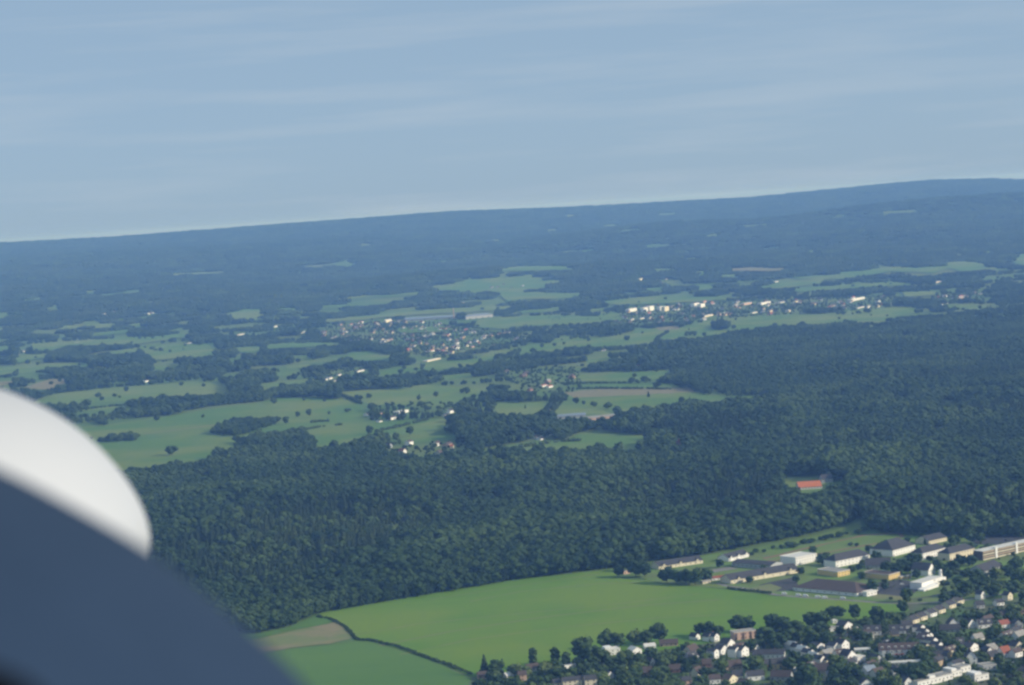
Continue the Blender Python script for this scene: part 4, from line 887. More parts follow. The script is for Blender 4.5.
V('house', 'small brown roofed house beside the pointed conifer at the field corner', 'conifer corner house', 483, 679.5, 9, .1, 9, 3.5, 7, 'a', 'pinkish', 'brown')
V('house', 'pinkish cream house among bushes left of the narrow poplar', 'pinkish cream house', 523, 681, 8, .1, 9, 6, 9, 'a', 'pinkish', 'brown')
V('house', 'low white walled house with brown roof at the foot of the narrow poplar', 'poplar foot house', 534, 671.5, 12, .15, 9, 3.5, 7, 'a', 'white', 'brown')
V('house', 'small white roofed cottage between the conifer and the pinkish house', 'white roofed cottage', 510.5, 678.5, 7, .2, 8, 3, 5.5, 'a', 'white', 'pale')
V('house', 'dark red roofed house hidden in trees left of the tan walled house', 'hidden red roofed house', 707, 668, 9, .05, 9, 4, 8, 'a', 'brick', 'brown')
V('house', 'brown roofed cottage hidden among trees right of the orange brown house', 'hidden brown cottage', 675, 673, 11, .05, 9, 3.5, 7.5, 'a', 'brick', 'brown')
V('house', 'house with pinkish wall at the bottom edge left of the bottom row', 'bottom pink house', 688, 687, 9, .12, 9, 6, 9, 'a', 'pinkish', 'slate')

# more houses between the ones above, smaller and half hidden
rs = random.Random(23); n_in = 0; tr_ = 0; seen_l = set()
INP = [(690,655),(705,652),(760,646),(800,640),(825,634),(905,632),(920,640),(1000,612),(1030,612),(1030,650),(1000,672),(950,672),(880,684),(690,690)]
def inside(x, y, poly):
    r_ = False
    for (ax, ay), (bx, by) in zip(poly, poly[1:] + poly[:1]):
        if (ay > y) != (by > y) and x < (bx - ax) * (y - ay) / (by - ay) + ax: r_ = not r_
    return r_
def far_from(p, pad):
    return all(np.hypot(c[0] - p[0], c[1] - p[1]) > rad + pad for c, rad, *_ in FOOT)
while n_in < 46 and tr_ < 4000:
    tr_ += 1; x, y = rs.uniform(600, 1030), rs.uniform(604, 690)
    if not inside(x, y, INP): continue
    if not far_from(ground(x, y), 4.5): continue
    n = min(NICK, key=lambda n: math.hypot(n[0] - x, (n[1] - y) * 2.2)); dx, dy = x - n[0], y - n[1]
    rel = ('left of' if dx < 0 else 'right of') if abs(dx) > abs(dy) * 1.6 else ('in front of' if dy > 0 else 'behind')
    wc = rs.choice(['white', 'white', 'white', 'cream', 'grey', 'tan']); rc = rs.choice(['slate', 'slate', 'brown', 'brown', 'flat'])
    mo = rs.choice(['a', 'g', 'a']); wd_ = {'white': 'white', 'cream': 'cream', 'grey': 'grey', 'tan': 'tan'}[wc]; rd_ = {'slate': 'dark grey', 'brown': 'brown', 'flat': 'pale grey'}[rc]
    lab = f"small {wd_} {'gable ' if mo == 'g' else ''}house with {rd_} roof {rel} the {n[2]}"
    if len(lab.split()) > 16: lab = f"small {wd_} house {rel} the {n[2]}"
    if lab in seen_l or len(lab.split()) > 16: continue
    seen_l.add(lab); N0 = len(NICK)
    V('house', lab, 'x', x, y, rs.uniform(6, 9.5), rs.choice([.3, .26, .2, .08, .34]), rs.uniform(8, 10.5), rs.uniform(4, 5.6), rs.uniform(7.5, 9.5), mo, wc, rc, rs.choice(['', 'c', 'd', '']))
    NICK.pop(); n_in += 1
print('infill houses', n_in)

# ------------------------------------------------------------------ far settlements: one small house each
FW = ['white', 'white', 'white', 'cream', 'grey', 'pinkish', 'tan']; FR = ['slate', 'slate', 'brown', 'brown', 'brown', 'flat', 'slate', 'red']
FARV, FARF, FARM = [], [], []
def far_house(px, py, w, D, e, r, sl, wc, rc, label, group, name='house', cat='house', stuff=False):
    a, b_ = ground(px - w / 2, py + sl * w / 2), ground(px + w / 2, py - sl * w / 2)
    d = (b_ - a)[:2]; L = float(np.hypot(*d)); rz = math.atan2(d[1], d[0])
    mb = wall_mb(L, D, e, r)
    k = len(mb.f); g = gable_roof(L, D, e, r) if r > e else None
    if g: mb.add(g.v, g.f, 1)
    else: b2 = MB(); b2.box(-.2, -.2, e + .01, L + .2, D + .2, e + .4); mb.add(b2.v, b2.f, 1)
    if stuff:
        ca, sa = math.cos(rz), math.sin(rz)
        for q, mi in zip(mb.f, mb.mi):
            b0 = len(FARV); FARV.extend((a[0] + mb.v[i][0] * ca - mb.v[i][1] * sa, a[1] + mb.v[i][0] * sa + mb.v[i][1] * ca, a[2] + mb.v[i][2]) for i in q)
            FARF.append(tuple(range(b0, b0 + len(q)))); FARM.append(rc if mi else wc)
        return None
    o = link(name, mb.me(name)); o.data.materials.append(M[wc]); o.data.materials.append(M[rc])
    o.location = tuple(a); o.rotation_euler = (0, 0, rz); FOOT.append((a[:2] + d / 2, max(L, D) / 2, a[:2], rz, L, D))
    return tag(o, label, cat, group)
def cluster(poly, n, label, group, sizes=(2.0, 3.6), seed=1, dark=.35, single=0):
    rs = random.Random(seed); xs = [p[0] for p in poly]; ys = [p[1] for p in poly]; c = 0
    def inside(x, y):
        r_ = False
        for (ax, ay), (bx, by) in zip(poly, poly[1:] + poly[:1]):
            if (ay > y) != (by > y) and x < (bx - ax) * (y - ay) / (by - ay) + ax: r_ = not r_
        return r_
    while c < n:
        x, y = rs.uniform(min(xs), max(xs)), rs.uniform(min(ys), max(ys))
        if not inside(x, y): continue
        w = rs.uniform(*sizes); i = rs.randrange(len(FW)); wc = FW[i]
        if rs.random() < dark: wc = rs.choice(['grey', 'tan', 'brick'])
        far_house(x, y, w, rs.uniform(8, 12), rs.uniform(4, 6.5), rs.uniform(8, 11), rs.choice([.3, .25, .05, -.05, .4]), wc, FR[rs.randrange(len(FR))], label, group, stuff=c >= single); c += 1
cluster(VILL['A'][:6] + [(535,340),(480,350),(440,356),(400,350),(360,343),(320,338)], 125, 'little house in the dense far village in the middle distance, left of the long meadow', 'houses of the far village left of the long meadow', seed=3, single=85)
cluster(VILL['B'], 95, 'little house of the long far village above the long meadow at right', 'houses of the long far village above the meadow', seed=4, single=30)
cluster(VILL['C'], 22, 'tiny house of the hazy settlement at far left', 'houses of the hazy settlement at far left', (2, 4), seed=5)
cluster(VILL['F'], 9, 'small house among gardens at the upper edge of the forest', 'houses at the upper forest edge', (3, 5), seed=6, single=9)
cluster(VILL['G'], 8, 'tiny house in the hazy hamlet near the right edge', 'houses of the hazy hamlet at right', seed=7)
cluster(VILL['H'], 7, 'small house beside the wood at the head of the lane', 'houses at the head of the lane', (3, 5), seed=8, single=7)
cluster([(615,273),(670,275),(668,290),(640,291),(612,284)], 12, 'tiny pale house in the hazy hamlet under the ridge', 'houses of the hamlet under the ridge', (1.6, 2.6), seed=9)
cluster([(570,274),(625,272),(620,280),(575,281)], 8, 'tiny house in the far hazy hamlet behind the upper meadows', 'houses behind the upper meadows', (1.6, 2.6), seed=12)
cluster([(488,285),(530,284),(530,288),(490,290)], 7, 'tiny house in the row inside the far upper meadow', 'row of houses in the far upper meadow', (1.6, 2.4), seed=13)
cluster([(150,270),(262,264),(264,269),(155,276)], 14, 'pale speck of a house in the strip village on the left hillside', 'houses of the strip village on the left hillside', (1.6, 3), seed=10, dark=.1)
cluster([(545,226),(655,214),(670,221),(640,232),(560,238)], 18, 'pale speck of a house on the far hazy slope below the ridge', 'houses on the far slope below the ridge', (1.3, 2.2), seed=11, dark=.2)
for px, py, w, h, lab in BRIGHT:
    w *= .85; h *= .9; red = 'red roof' in lab; yel = 'yellow' in lab or 'cream' in lab; big = w > 7.5 or h > 12
    far_house(px, py, w, 16 if big else 10, h * .62 if not big else h, h if not big else h, .22, 'cream' if yel or 'pale' in lab else ('pinkish' if 'pink' in lab else 'white'), 'red' if red else ('pale' if big or 'pale' in lab else 'slate'), lab, None,
              name='hall' if big else 'house', cat='hall' if big else 'house')
me = mesh('distant_houses', FARV, FARF); km = sorted(set(FARM))
for k in km: me.materials.append(M[k])
me.polygons.foreach_set('material_index', [km.index(k) for k in FARM])
tag(link('distant_houses', me), 'the many tiny houses of the hazy distant settlements and hamlets', 'houses', None, 'stuff')
# long works with blue grey roofs
def works(A, B, D, e, r, label, wc='grey', rc='metal', name='factory_hall'):
    a, b_ = ground(*A), ground(*B); d = (b_ - a)[:2]; L = float(np.hypot(*d)); rz = math.atan2(d[1], d[0])
    root = empty(name, tuple(a), rz); tag(root, label, 'factory hall'); FOOT.append((a[:2] + d / 2, L / 2, a[:2], rz, L, D))
    link('wall', wall_mb(L, D, e, r).me('wall'), root, [M[wc]]); link('roof', gable_roof(L, D, e, r, True, .4, .6).me('roof'), root, [M[rc]])
    for k in range(4): pane(root, 'gate', (5, .15, 4), (L * (.15 + .23 * k), -.08, 2.02), 'glass')
works((404,321.5), (458,318.5), 60, 8, 14, 'long low factory hall with blue grey roof behind the far village')
works((466,319.5), (493,317), 110, 12, 17, 'broad tall factory hall with blue grey roof right of the long low one')
works((556,419.5), (586,417.5), 30, 6, 9, 'long blue grey roofed shed on the meadow right of the lane foot')
works((586,421), (616,418), 22, 5, 8, 'long shed with reddish wall right of the blue grey shed', 'pinkish', 'flat')
b = MB(); b.box(-2, -2, 0, 2, 2, 42); b.add([(-2, -2, 42), (2, -2, 42), (2, 2, 42), (-2, 2, 42), (0, 0, 46)], [(0, 1, 4), (1, 2, 4), (2, 3, 4), (3, 0, 4)])
o = link('factory_chimney', b.me('factory_chimney'), None, [M['pinkish']]); o.location = tuple(ground(454, 319)); tag(o, 'slender reddish chimney between the two blue grey factory halls', 'chimney')

# ------------------------------------------------------------------ trees among the houses
FC = np.array([f[0] for f in FOOT])
def clear(p, pad):
    for c, rad, a, rz, L, D in FOOT:
        if abs(c[0] - p[0]) > rad + 20 or abs(c[1] - p[1]) > rad + 20: continue
        dx, dy = p[0] - a[0], p[1] - a[1]; x = dx * math.cos(rz) + dy * math.sin(rz); y = -dx * math.sin(rz) + dy * math.cos(rz)
        if -pad < x < L + pad and -pad < y < D + pad: return False
    return True
BIG = [ (485,675,20,'conifer_tree',1.0,'tall pointed conifer at the left end of the village'), (497,675,14,'broadleaf_tree',1.1,'dark round tree right of the pointed conifer'), (533.5,668,20,'poplar_tree',.95,'lone narrow dark poplar against the green field'),
 (556,664,17,'poplar_tree',1.25,'left tree of the tall dark pair against the field'), (566,667,15,'poplar_tree',1.3,'right tree of the tall dark pair against the field'), (583,663,24,'broadleaf_tree',.85,'biggest dark tree mass at the field edge, left part'), (594,666,19,'broadleaf_tree',.95,'right shoulder of the biggest dark tree mass'),
 (607,649,17,'broadleaf_tree',1.0,'dark round tree behind the white stepped house'), (618,649,15,'broadleaf_tree',1.0,'second dark tree behind the white stepped house'), (635,645,13,'garden_tree',1.0,'lighter green tree at the field edge'), (646,645,14,'broadleaf_tree',.9,'dark tree left of the field edge pair'), (659.5,642.5,18,'broadleaf_tree',.95,'tall round dark tree standing out into the field'),
 (700,636,12,'broadleaf_tree',1.0,'left half of the low dark clump behind the narrow gables'), (711,637,14,'broadleaf_tree',1.05,'middle of the low dark clump behind the narrow gables'), (719,637,11,'broadleaf_tree',1.0,'right end of the low dark clump behind the narrow gables'),
 (738,632,16,'broadleaf_tree',1.05,'dark round tree behind the reddish apartment block'), (747,632,14,'broadleaf_tree',1.1,'second dark round tree behind the reddish apartment block'), (773,632,17,'broadleaf_tree',1.0,'tall tree at the left of the large dark grove'), (783,636,18,'broadleaf_tree',1.1,'high tree in the middle of the large dark grove'),
 (794,640,17,'broadleaf_tree',1.2,'wide tree at the right of the large dark grove'), (766,644,16,'broadleaf_tree',1.2,'shaded tree right of the reddish apartment block'), (777,650,16,'broadleaf_tree',1.2,'tree above the upper dark terrace'), (790,645,15,'broadleaf_tree',1.2,'tree just left of the stepped white terrace'),
 (812,627,14,'broadleaf_tree',1.2,'left tree of the wide dome at the field edge'), (821,627,15,'broadleaf_tree',1.2,'right tree of the wide dome at the field edge'), (832,618,11,'broadleaf_tree',1.2,'low tree behind the tiny white cube, left'), (840,618,11,'broadleaf_tree',1.1,'low tree behind the tiny white cube, right'),
 (855,620,15,'broadleaf_tree',.8,'upright tree behind the field edge gable house'), (877,623,16,'broadleaf_tree',.85,'dark upright tree behind the two roof gables'), (883,626,17,'poplar_tree',.7,'slim dark tree between the two roof gables'), (903,613,12,'broadleaf_tree',.9,'dark tree at the right end of the field'),
 (907,602,14,'broadleaf_tree',.9,'dark bushy tree by the lane at the right end of the worn lawn'), (811,646,16,'broadleaf_tree',1.0,'dark tree above the stepped white terrace'), (826,648,15,'broadleaf_tree',1.1,'dark tree left of the centre cluster'), (822,636,13,'broadleaf_tree',1.2,'tree below the wide dome'),
 (866,645,12,'broadleaf_tree',1.2,'dark tree behind the pale garage row'), (856,640,11,'broadleaf_tree',1.2,'dark tree right of the tall centre gable'), (918,684,18,'broadleaf_tree',1.2,'big dark round tree above the beige blocks, left half'), (906,681,14,'broadleaf_tree',1.2,'left shoulder of the big dark round tree'), (929,676,13,'broadleaf_tree',1.1,'right shoulder of the big dark round tree'),
 (806,685,17,'broadleaf_tree',1.15,'round green tree at the bottom edge right of the grey flat house'), (816,690,15,'broadleaf_tree',1.1,'second round green tree at the bottom edge'), (840,680,14,'broadleaf_tree',1.2,'bushy tree below the front centre gable, left'), (853,684,15,'broadleaf_tree',1.2,'bushy tree below the front centre gable, right'), (836,690,13,'broadleaf_tree',1.2,'bottom edge tree below the bushy pair'),
 # barracks side
 (619,577,12,'broadleaf_tree',1.0,'small tree at the very tip of the barracks ground'), (636,577,19,'broadleaf_tree',.95,'tall tree right of the pinkish hut'), (645,577,16,'broadleaf_tree',.95,'tree at the right of the tip clump'), (628,571,14,'broadleaf_tree',1.0,'tree behind the pinkish hut'),
 (667,583,17,'broadleaf_tree',1.0,'left tree of the dark clump before the farthest left pavilion'), (677,584,15,'broadleaf_tree',1.0,'second tree of the dark clump before the farthest left pavilion'), (686,584,16,'broadleaf_tree',1.0,'third tree of the dark clump before the farthest left pavilion'), (695,585,17,'broadleaf_tree',1.0,'fourth tree of the dark clump before the farthest left pavilion'), (706,582,15,'broadleaf_tree',1.0,'right tree of the dark clump before the farthest left pavilion'),
 (720,568,10,'broadleaf_tree',1.0,'small round tree on the paved yard'), (813,554,9,'broadleaf_tree',1.1,'low bush like tree behind the big white hall'), (822,565,12,'broadleaf_tree',1.0,'dark tree right of the big white hall'), (826,561,10,'broadleaf_tree',1.0,'dark tree at the left gable of the white hipped block'), (859,571,8,'broadleaf_tree',1.0,'small tree in front of the white hipped block'),
 (873,593,13,'broadleaf_tree',1.0,'tree at the right end of the huge brown roof'), (796,583,8,'broadleaf_tree',1.0,'small dark tree at the left end of the huge brown roof'), (877,562,12,'broadleaf_tree',1.0,'tree right of the white hipped block'), (886,572,12,'broadleaf_tree',1.0,'tree before the bluish walled house, left'), (897,576,14,'broadleaf_tree',1.1,'tree before the bluish walled house, middle'), (908,574,14,'broadleaf_tree',1.1,'tree before the bluish walled house, right'),
 (912,564,12,'broadleaf_tree',1.1,'tree in front of the big dark roofed block'), (919,563,10,'broadleaf_tree',1.0,'tree between the big dark roof and the bright white block'), (930,562,7,'broadleaf_tree',1.2,'low tree in front of the bright white block'), (943,574,12,'broadleaf_tree',1.1,'light tree right of the steep roofed house'), (954,573,14,'broadleaf_tree',1.0,'tree before the cream block, left'), (961,566,12,'broadleaf_tree',1.1,'tree in front of the cream block'), (972,566,12,'broadleaf_tree',1.1,'tree at the right end of the cream block'),
 (955,547,14,'broadleaf_tree',1.0,'bright green tree behind the cream block'), (971,543,14,'broadleaf_tree',1.0,'tree at the left of the grey car park'), (981,543,11,'broadleaf_tree',1.0,'smaller tree on the grey car park'), (947,550,8,'broadleaf_tree',1.0,'small tree behind the bright white block'), (925,545,9,'conifer_tree',1.0,'small conifer left of the small cream house'),
 (1016,571,14,'broadleaf_tree',1.2,'tree before the right end of the banded flats'), (1008,578,13,'broadleaf_tree',1.2,'tree right of the grey roofed house'), (996,580,12,'garden_tree',1.2,'light green tree before the grey roofed house'), (976,582,13,'broadleaf_tree',1.2,'dark tree left of the grey roofed house'), (1021,585,16,'broadleaf_tree',1.2,'dark tree at the right edge below the flats'), (966,596,16,'broadleaf_tree',1.2,'dark tree right of the church'), (976,592,15,'broadleaf_tree',1.2,'second dark tree right of the church'), (956,603,12,'broadleaf_tree',1.2,'dark tree below the church'),
 (945,604,11,'broadleaf_tree',1.2,'dark tree at the foot of the church wedge'), (1014,596,15,'broadleaf_tree',1.1,'tall dark tree behind the cream lone gable'), (993,598,13,'broadleaf_tree',1.1,'dark tree right of the bright lone gable')]
for i in range(17):   # screen of trees between the strip of meadow and the sports field
    t = i / 16; x = 742 + t * 122; y = 556 - t * 25 + (2 if i % 2 else 0)
    BIG.append((x + random.uniform(-3, 3), y + random.uniform(-1, 1), random.uniform(4, 7.5), 'broadleaf_tree', random.uniform(1.2, 2.0), 'tree in the screen of trees between the sports field and the strip of meadow'))
for x, y, w_ in [(764,572,'behind the shaded low workshop'),(786,572,'at the corner of the big white hall'),(801,575,'between the big white hall and the left yellow ended building'),(852,573,'right of the left yellow ended building'),(862,580,'between the yellow ended buildings'),(885,590,'on the grey yard by the annexe'),(917,579,'between the right yellow shed and the steep roofed house'),
               (936,566,'behind the steep roofed house'),(948,580,'behind the church tower'),(958,585,'right of the church tower'),(966,578,'left of the dark tree below the cream block'),(985,586,'below the grey roofed house'),(1000,588,'at the lower right of the grey roofed house'),(903,567,'below the big dark roofed block'),(750,583,'in front of the three gabled pavilion')]:
    BIG.append((x, y, rs.uniform(7, 11), 'broadleaf_tree', rs.uniform(1, 1.3), 'tree ' + w_))
for px, py, h, key, w, lab in BIG:
    tree(key, ground(px, py), h * 1.08, lab, 'screen of trees behind the sports field' if lab.startswith('tree in the screen') else None, w * 1.18)
VP = [(480,680),(560,668),(640,655),(690,647),(770,637),(820,630),(900,618),(950,606),(1040,600),(1075,640),(1060,700),(470,705)]
def inside(x, y, poly):
    r_ = False
    for (ax, ay), (bx, by) in zip(poly, poly[1:] + poly[:1]):
        if (ay > y) != (by > y) and x < (bx - ax) * (y - ay) / (by - ay) + ax: r_ = not r_
    return r_
taken = [ground(b[0], b[1])[:2] for b in BIG]; cnt = 0; tries = 0; used_lab = {}
rs = random.Random(5)
while cnt < 215 and tries < 9000:
    tries += 1
    x, y = rs.uniform(475, 1060), rs.uniform(600, 700)
    if not inside(x, y, VP): continue
    p = ground(x, y)
    if not clear(p, 3.2): continue
    if any(np.hypot(*(p[:2] - q)) < 8.5 for q in taken): continue
    # keep the sight of the bright fronts: no tall tree right in front of a house
    front = any(abs(x - n[0]) < 7 and 0 < y - n[1] < 10 for n in NICK)
    key = rs.choice(['broadleaf_tree', 'broadleaf_tree', 'broadleaf_tree', 'garden_tree', 'conifer_tree']); h = rs.uniform(4, 6) if front else rs.uniform(8, 14)
    if front: key = rs.choice(['bush', 'garden_tree']); h = rs.uniform(2.2, 4)
    n = min(NICK, key=lambda n: math.hypot(n[0] - x, (n[1] - y) * 2.2))
    dx, dy = x - n[0], y - n[1]
    rel = ('left of' if dx < 0 else 'right of') if abs(dx) > abs(dy) * 1.6 else ('in front of' if dy > 0 else 'behind')
    what = {'broadleaf_tree': 'dark round tree', 'garden_tree': 'light green garden tree', 'conifer_tree': 'dark pointed conifer', 'bush': 'garden bush'}[key]
    size = 'low ' if h < 5 else ('tall ' if h > 10.5 else '')
    lab = f'{size}{what} {rel} the {n[2]}'; lab = ' '.join(lab.split()[:16])
    if used_lab.get(lab): 
        lab = f'{size}{what} farther {rel} the {n[2]}'
        if used_lab.get(lab): continue
    used_lab[lab] = 1
    tree(key, p, h, lab, 'trees in the village gardens', rs.uniform(.95, 1.3)); taken.append(p[:2]); cnt += 1
print('garden trees', cnt)
# shrubs and small trees filling the gardens, past counting
SP, SS, SK = [], [], []
src = [_tree0[k][1] for k in (('bush', 0), ('bush', 1), ('garden_tree', 0), ('garden_tree', 1), ('broadleaf_tree', 0), ('broadleaf_tree', 2)) if k in _tree0]
h0s = [4 if 'bush' in k[0] else (9 if 'garden' in k[0] else 15) for k in (('bush', 0), ('bush', 1), ('garden_tree', 0), ('garden_tree', 1), ('broadleaf_tree', 0), ('broadleaf_tree', 2)) if k in _tree0]
BP = [(724,560),(760,553),(905,540),(1030,537),(1040,592),(960,600),(905,602),(870,598),(860,575),(800,572),(740,575)]
for k in range(26000):
    x, y = rs.uniform(475, 1075), rs.uniform(535, 705)
    v_ = inside(x, y, VP)
    if not v_ and not (inside(x, y, BP) and x > 850 and rs.random() < .35): continue
    p = ground(x, y)
    if rs.random() > .20 + .9 * float(vnoise(p[0] / 40, p[1] / 40, 5) > .5) * .55: continue
    if not clear(p, 2.0): continue
    west = x < 705 and y > 655
    front = any(abs(x - n[0]) < (8 if not west else 7) and -1 < y - n[1] < (9 if not west else 8) for n in NICK)
    q = rs.randrange(len(src)); h = rs.uniform(1.2, 2.6) if front else rs.uniform(5, 11) if west and q > 1 else rs.choice([rs.uniform(2, 4), rs.uniform(2, 5), rs.uniform(3, 6), rs.uniform(6, 9)])
    if len(SP) > 2300: break
    SP.append(p); s = h / h0s[q]; w = rs.uniform(1.0, 1.5); SS.append((s * w, s * w, s)); SK.append(q)
o = forest('garden_shrubbery', np.array(SP), np.array(SS), np.array(SK), src, 'shrubs, hedges and small trees filling the village gardens'); o['category'] = 'shrubbery'

# ------------------------------------------------------------------ the aircraft round the camera
def cam_pt(px, py, d): 
    return CAM + fw * d + rt * ((px - 512) / F * d) - up * ((py - 342.5) / F * d)
def shell(name, outline, d0, back, bulge, m, parent, inset, fwd, closed_low=None):
    """a rounded fairing: a smooth rim curve swept over a curved section, thick towards the nose and towards the cabin"""
    P = [cam_pt(x, y, d0) for x, y in outline]
    # smooth the rim
    for _ in range(3):
        Q = [P[0]]
        for a, b in zip(P, P[1:]): Q += [a * .75 + b * .25, a * .25 + b * .75]
        P = Q + [P[-1]]
    c = cam_pt(*inset, d0); n = len(P); rows = []
    K = 22
    for j in range(K + 1):
        t = -math.pi / 2 + math.pi * j / K      # from the far side over the rim to the near side
        shrink = math.cos(t); depth = -math.sin(t)
        rows.append([c + (p - c) * (1 - bulge + bulge * max(shrink, 0) ** .8) + fw * (fwd * max(depth, 0) - back * max(-depth, 0)) for p in rows_src] if False else
                    [c + (p - c) * ((1 - bulge) + bulge * max(shrink, 0) ** .7) + fw * (depth * (fwd if depth > 0 else back)) for p in P])
    v = [p for r_ in rows for p in r_]; f = []
    for j in range(K):
        for i in range(n - 1): f.append((j * n + i, j * n + i + 1, (j + 1) * n + i + 1, (j + 1) * n + i))
    v.append(c + fw * fwd); v.append(c - fw * back); a = len(v) - 2
    for i in range(n - 1): f.append((i + 1, i, a)); f.append((K * n + i, K * n + i + 1, a + 1))
    me = mesh(name, v, f)
    bm = bmesh.new(); bm.from_mesh(me); bmesh.ops.recalc_face_normals(bm, faces=bm.faces[:]); bm.to_mesh(me); bm.free()
    me.polygons.foreach_set('use_smooth', np.ones(len(me.polygons), bool))
    return link(name, me, parent, [m])
mw, nt, bs = nodes('gloss_white_paint'); bs.inputs['Base Color'].default_value = (.465, .465, .46, 1); bs.inputs['Roughness'].default_value = .45; bs.inputs['Specular IOR Level'].default_value = .3
n_ = nt.nodes.new('ShaderNodeTexNoise'); n_.inputs['Scale'].default_value = 6; rm = nt.nodes.new('ShaderNodeMapRange'); rm.inputs[3].default_value = .40; rm.inputs[4].default_value = .55
nt.links.new(n_.outputs['Fac'], rm.inputs[0]); nt.links.new(rm.outputs[0], bs.inputs['Roughness'])
md_, nt, bs = nodes('coaming_shade_blue_grey'); bs.inputs['Base Color'].default_value = (.13, .17, .25, 1); bs.inputs['Roughness'].default_value = .8; bs.inputs['Specular IOR Level'].default_value = .15
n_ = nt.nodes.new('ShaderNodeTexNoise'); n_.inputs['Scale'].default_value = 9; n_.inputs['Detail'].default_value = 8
mx = nt.nodes.new('ShaderNodeMix'); mx.data_type = 'RGBA'; mx.inputs[6].default_value = (.018, .036, .070, 1); mx.inputs[7].default_value = (.022, .042, .080, 1)  # the coaming's dark, skylit blue shade is put into its base colour
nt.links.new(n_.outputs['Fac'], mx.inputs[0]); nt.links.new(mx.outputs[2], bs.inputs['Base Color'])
plane = empty('light_aircraft', (0, 0, 450)); tag(plane, 'white nose cowling and shaded blue grey window coaming of a light aircraft, lower left', 'aircraft')
cw = shell('engine_cowling', [(-420,425),(-300,388),(-180,370),(-90,371),(-20,382),(40,405),(88,438),(122,476),(143,512),(150,545),(143,575),(116,620),(60,660),(-40,690),(-200,690),(-420,640)], 2.0, .30, .97, mw, plane, (-140, 540), .15)
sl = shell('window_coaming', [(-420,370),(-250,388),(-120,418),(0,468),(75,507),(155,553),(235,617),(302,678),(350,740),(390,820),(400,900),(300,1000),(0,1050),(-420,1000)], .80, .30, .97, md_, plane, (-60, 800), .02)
tr = shell('window_seal', [(-200,640),(-120,648),(-60,658),(0,674),(40,697),(60,730),(40,800),(-200,800)], .50, .03, .97, M['seal'], plane, (-100, 740), .03)
for o in (cw, sl, tr):
    for v in o.data.vertices: v.co.z -= 450

# ------------------------------------------------------------------ air, sky, sun, camera
b = MB(); b.box(-21500, -2000, -1.2, 21500, 27000, 474)
hz = link('haze', b.me('haze')); hm = bpy.data.materials.new('haze'); hm.use_nodes = True; nt = hm.node_tree; nt.nodes.clear()
ou = nt.nodes.new('ShaderNodeOutputMaterial'); pv = nt.nodes.new('ShaderNodeVolumePrincipled'); nt.links.new(pv.outputs[0], ou.inputs['Volume'])
pv.inputs['Color'].default_value = HAZEC; pv.inputs['Density'].default_value = HAZE; pv.inputs['Density Attribute'].default_value = ''; pv.inputs['Temperature Attribute'].default_value = ''; pv.inputs['Color Attribute'].default_value = ''
pv.inputs['Absorption Color'].default_value = (1, 1, 1, 1); pv.inputs['Anisotropy'].default_value = 0.1; pv.inputs['Blackbody Intensity'].default_value = 0
hz.data.materials.append(hm); tag(hz, kind='stuff', label='even blue haze in the air over the whole valley', cat='haze')
S.cycles.volume_bounces = 1; S.cycles.max_bounces = 6; S.cycles.diffuse_bounces = 2; S.cycles.glossy_bounces = 2

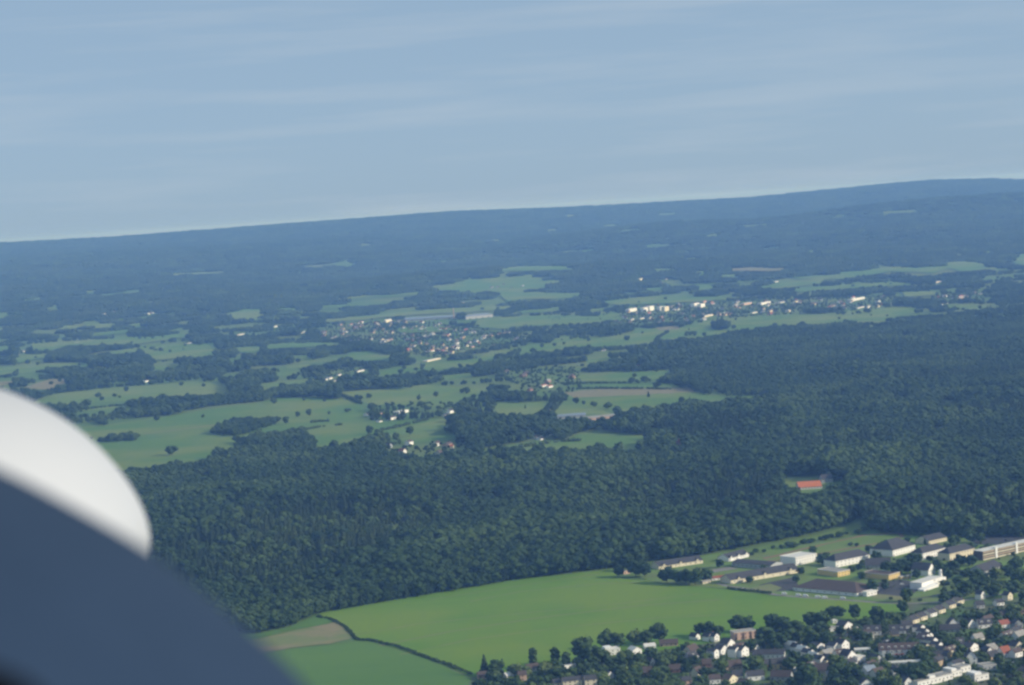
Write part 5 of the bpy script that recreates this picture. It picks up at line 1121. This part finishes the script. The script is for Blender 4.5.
AZ, EL = 104, 25          # sun to the right of the view, a little behind, low
wd = bpy.data.worlds.new('World'); S.world = wd; wd.use_nodes = True; nt = wd.node_tree; bg = nt.nodes['Background']; L_ = nt.links.new
sk = nt.nodes.new('ShaderNodeTexSky'); sk.sky_type = 'NISHITA'; sk.sun_disc = False; sk.sun_elevation = R(EL); sk.sun_rotation = R(AZ); sk.altitude = 450; sk.air_density = .5; sk.dust_density = 1.1; sk.ozone_density = 1.5
tc = nt.nodes.new('ShaderNodeTexCoord'); mp = nt.nodes.new('ShaderNodeMapping'); mp.inputs['Scale'].default_value = (3.2, 3.2, 46); mp.inputs['Rotation'].default_value = (R(2), R(-1.5), 0)
cn = nt.nodes.new('ShaderNodeTexNoise'); cn.inputs['Scale'].default_value = 1.6; cn.inputs['Detail'].default_value = 7; cn.inputs['Roughness'].default_value = .55
mr = nt.nodes.new('ShaderNodeMapRange'); mr.inputs[1].default_value = .48; mr.inputs[2].default_value = .74; mr.inputs[3].default_value = 0; mr.inputs[4].default_value = .42
mx = nt.nodes.new('ShaderNodeMix'); mx.data_type = 'RGBA'; mx.inputs[7].default_value = CIRRUS
vl = nt.nodes.new('ShaderNodeMix'); vl.data_type = 'RGBA'; vl.inputs[0].default_value = VEIL[0]; vl.inputs[7].default_value = VEIL[1]
L_(sk.outputs[0], vl.inputs[6]); L_(tc.outputs['Generated'], mp.inputs['Vector']); L_(mp.outputs[0], cn.inputs['Vector']); L_(cn.outputs['Fac'], mr.inputs[0]); L_(mr.outputs[0], mx.inputs[0]); L_(vl.outputs[2], mx.inputs[6]); L_(mx.outputs[2], bg.inputs['Color'])
bg.inputs['Strength'].default_value = SKY
ld = bpy.data.lights.new('sun', 'SUN'); ld.energy = SUN; ld.angle = R(.5); ld.color = (1, .93, .82)
so = bpy.data.objects.new('sun', ld); COL.objects.link(so)
sd = Vector((math.sin(R(AZ)) * math.cos(R(EL)), math.cos(R(AZ)) * math.cos(R(EL)), math.sin(R(EL))))
so.rotation_euler = (-sd).to_track_quat('-Z', 'Y').to_euler()
cd = bpy.data.cameras.new('camera'); cam = bpy.data.objects.new('camera', cd); COL.objects.link(cam); S.camera = cam
cd.sensor_width = 23.5; cd.lens = 23.5 * F / W; cd.clip_start = .1; cd.clip_end = 120000
cd.dof.use_dof = True; cd.dof.focus_distance = 6000; cd.dof.aperture_fstop = 5.6
cam.matrix_world = Matrix(((rt[0], up[0], -fw[0], CAM[0]), (rt[1], up[1], -fw[1], CAM[1]), (rt[2], up[2], -fw[2], CAM[2]), (0, 0, 0, 1)))
S.view_settings.view_transform = 'Standard'; S.view_settings.look = 'None'; S.view_settings.gamma = 1; S.view_settings.use_curve_mapping = False
S.view_settings.exposure = EXPO
S.cycles.filter_width = 2.6
S.cycles.use_denoising = True
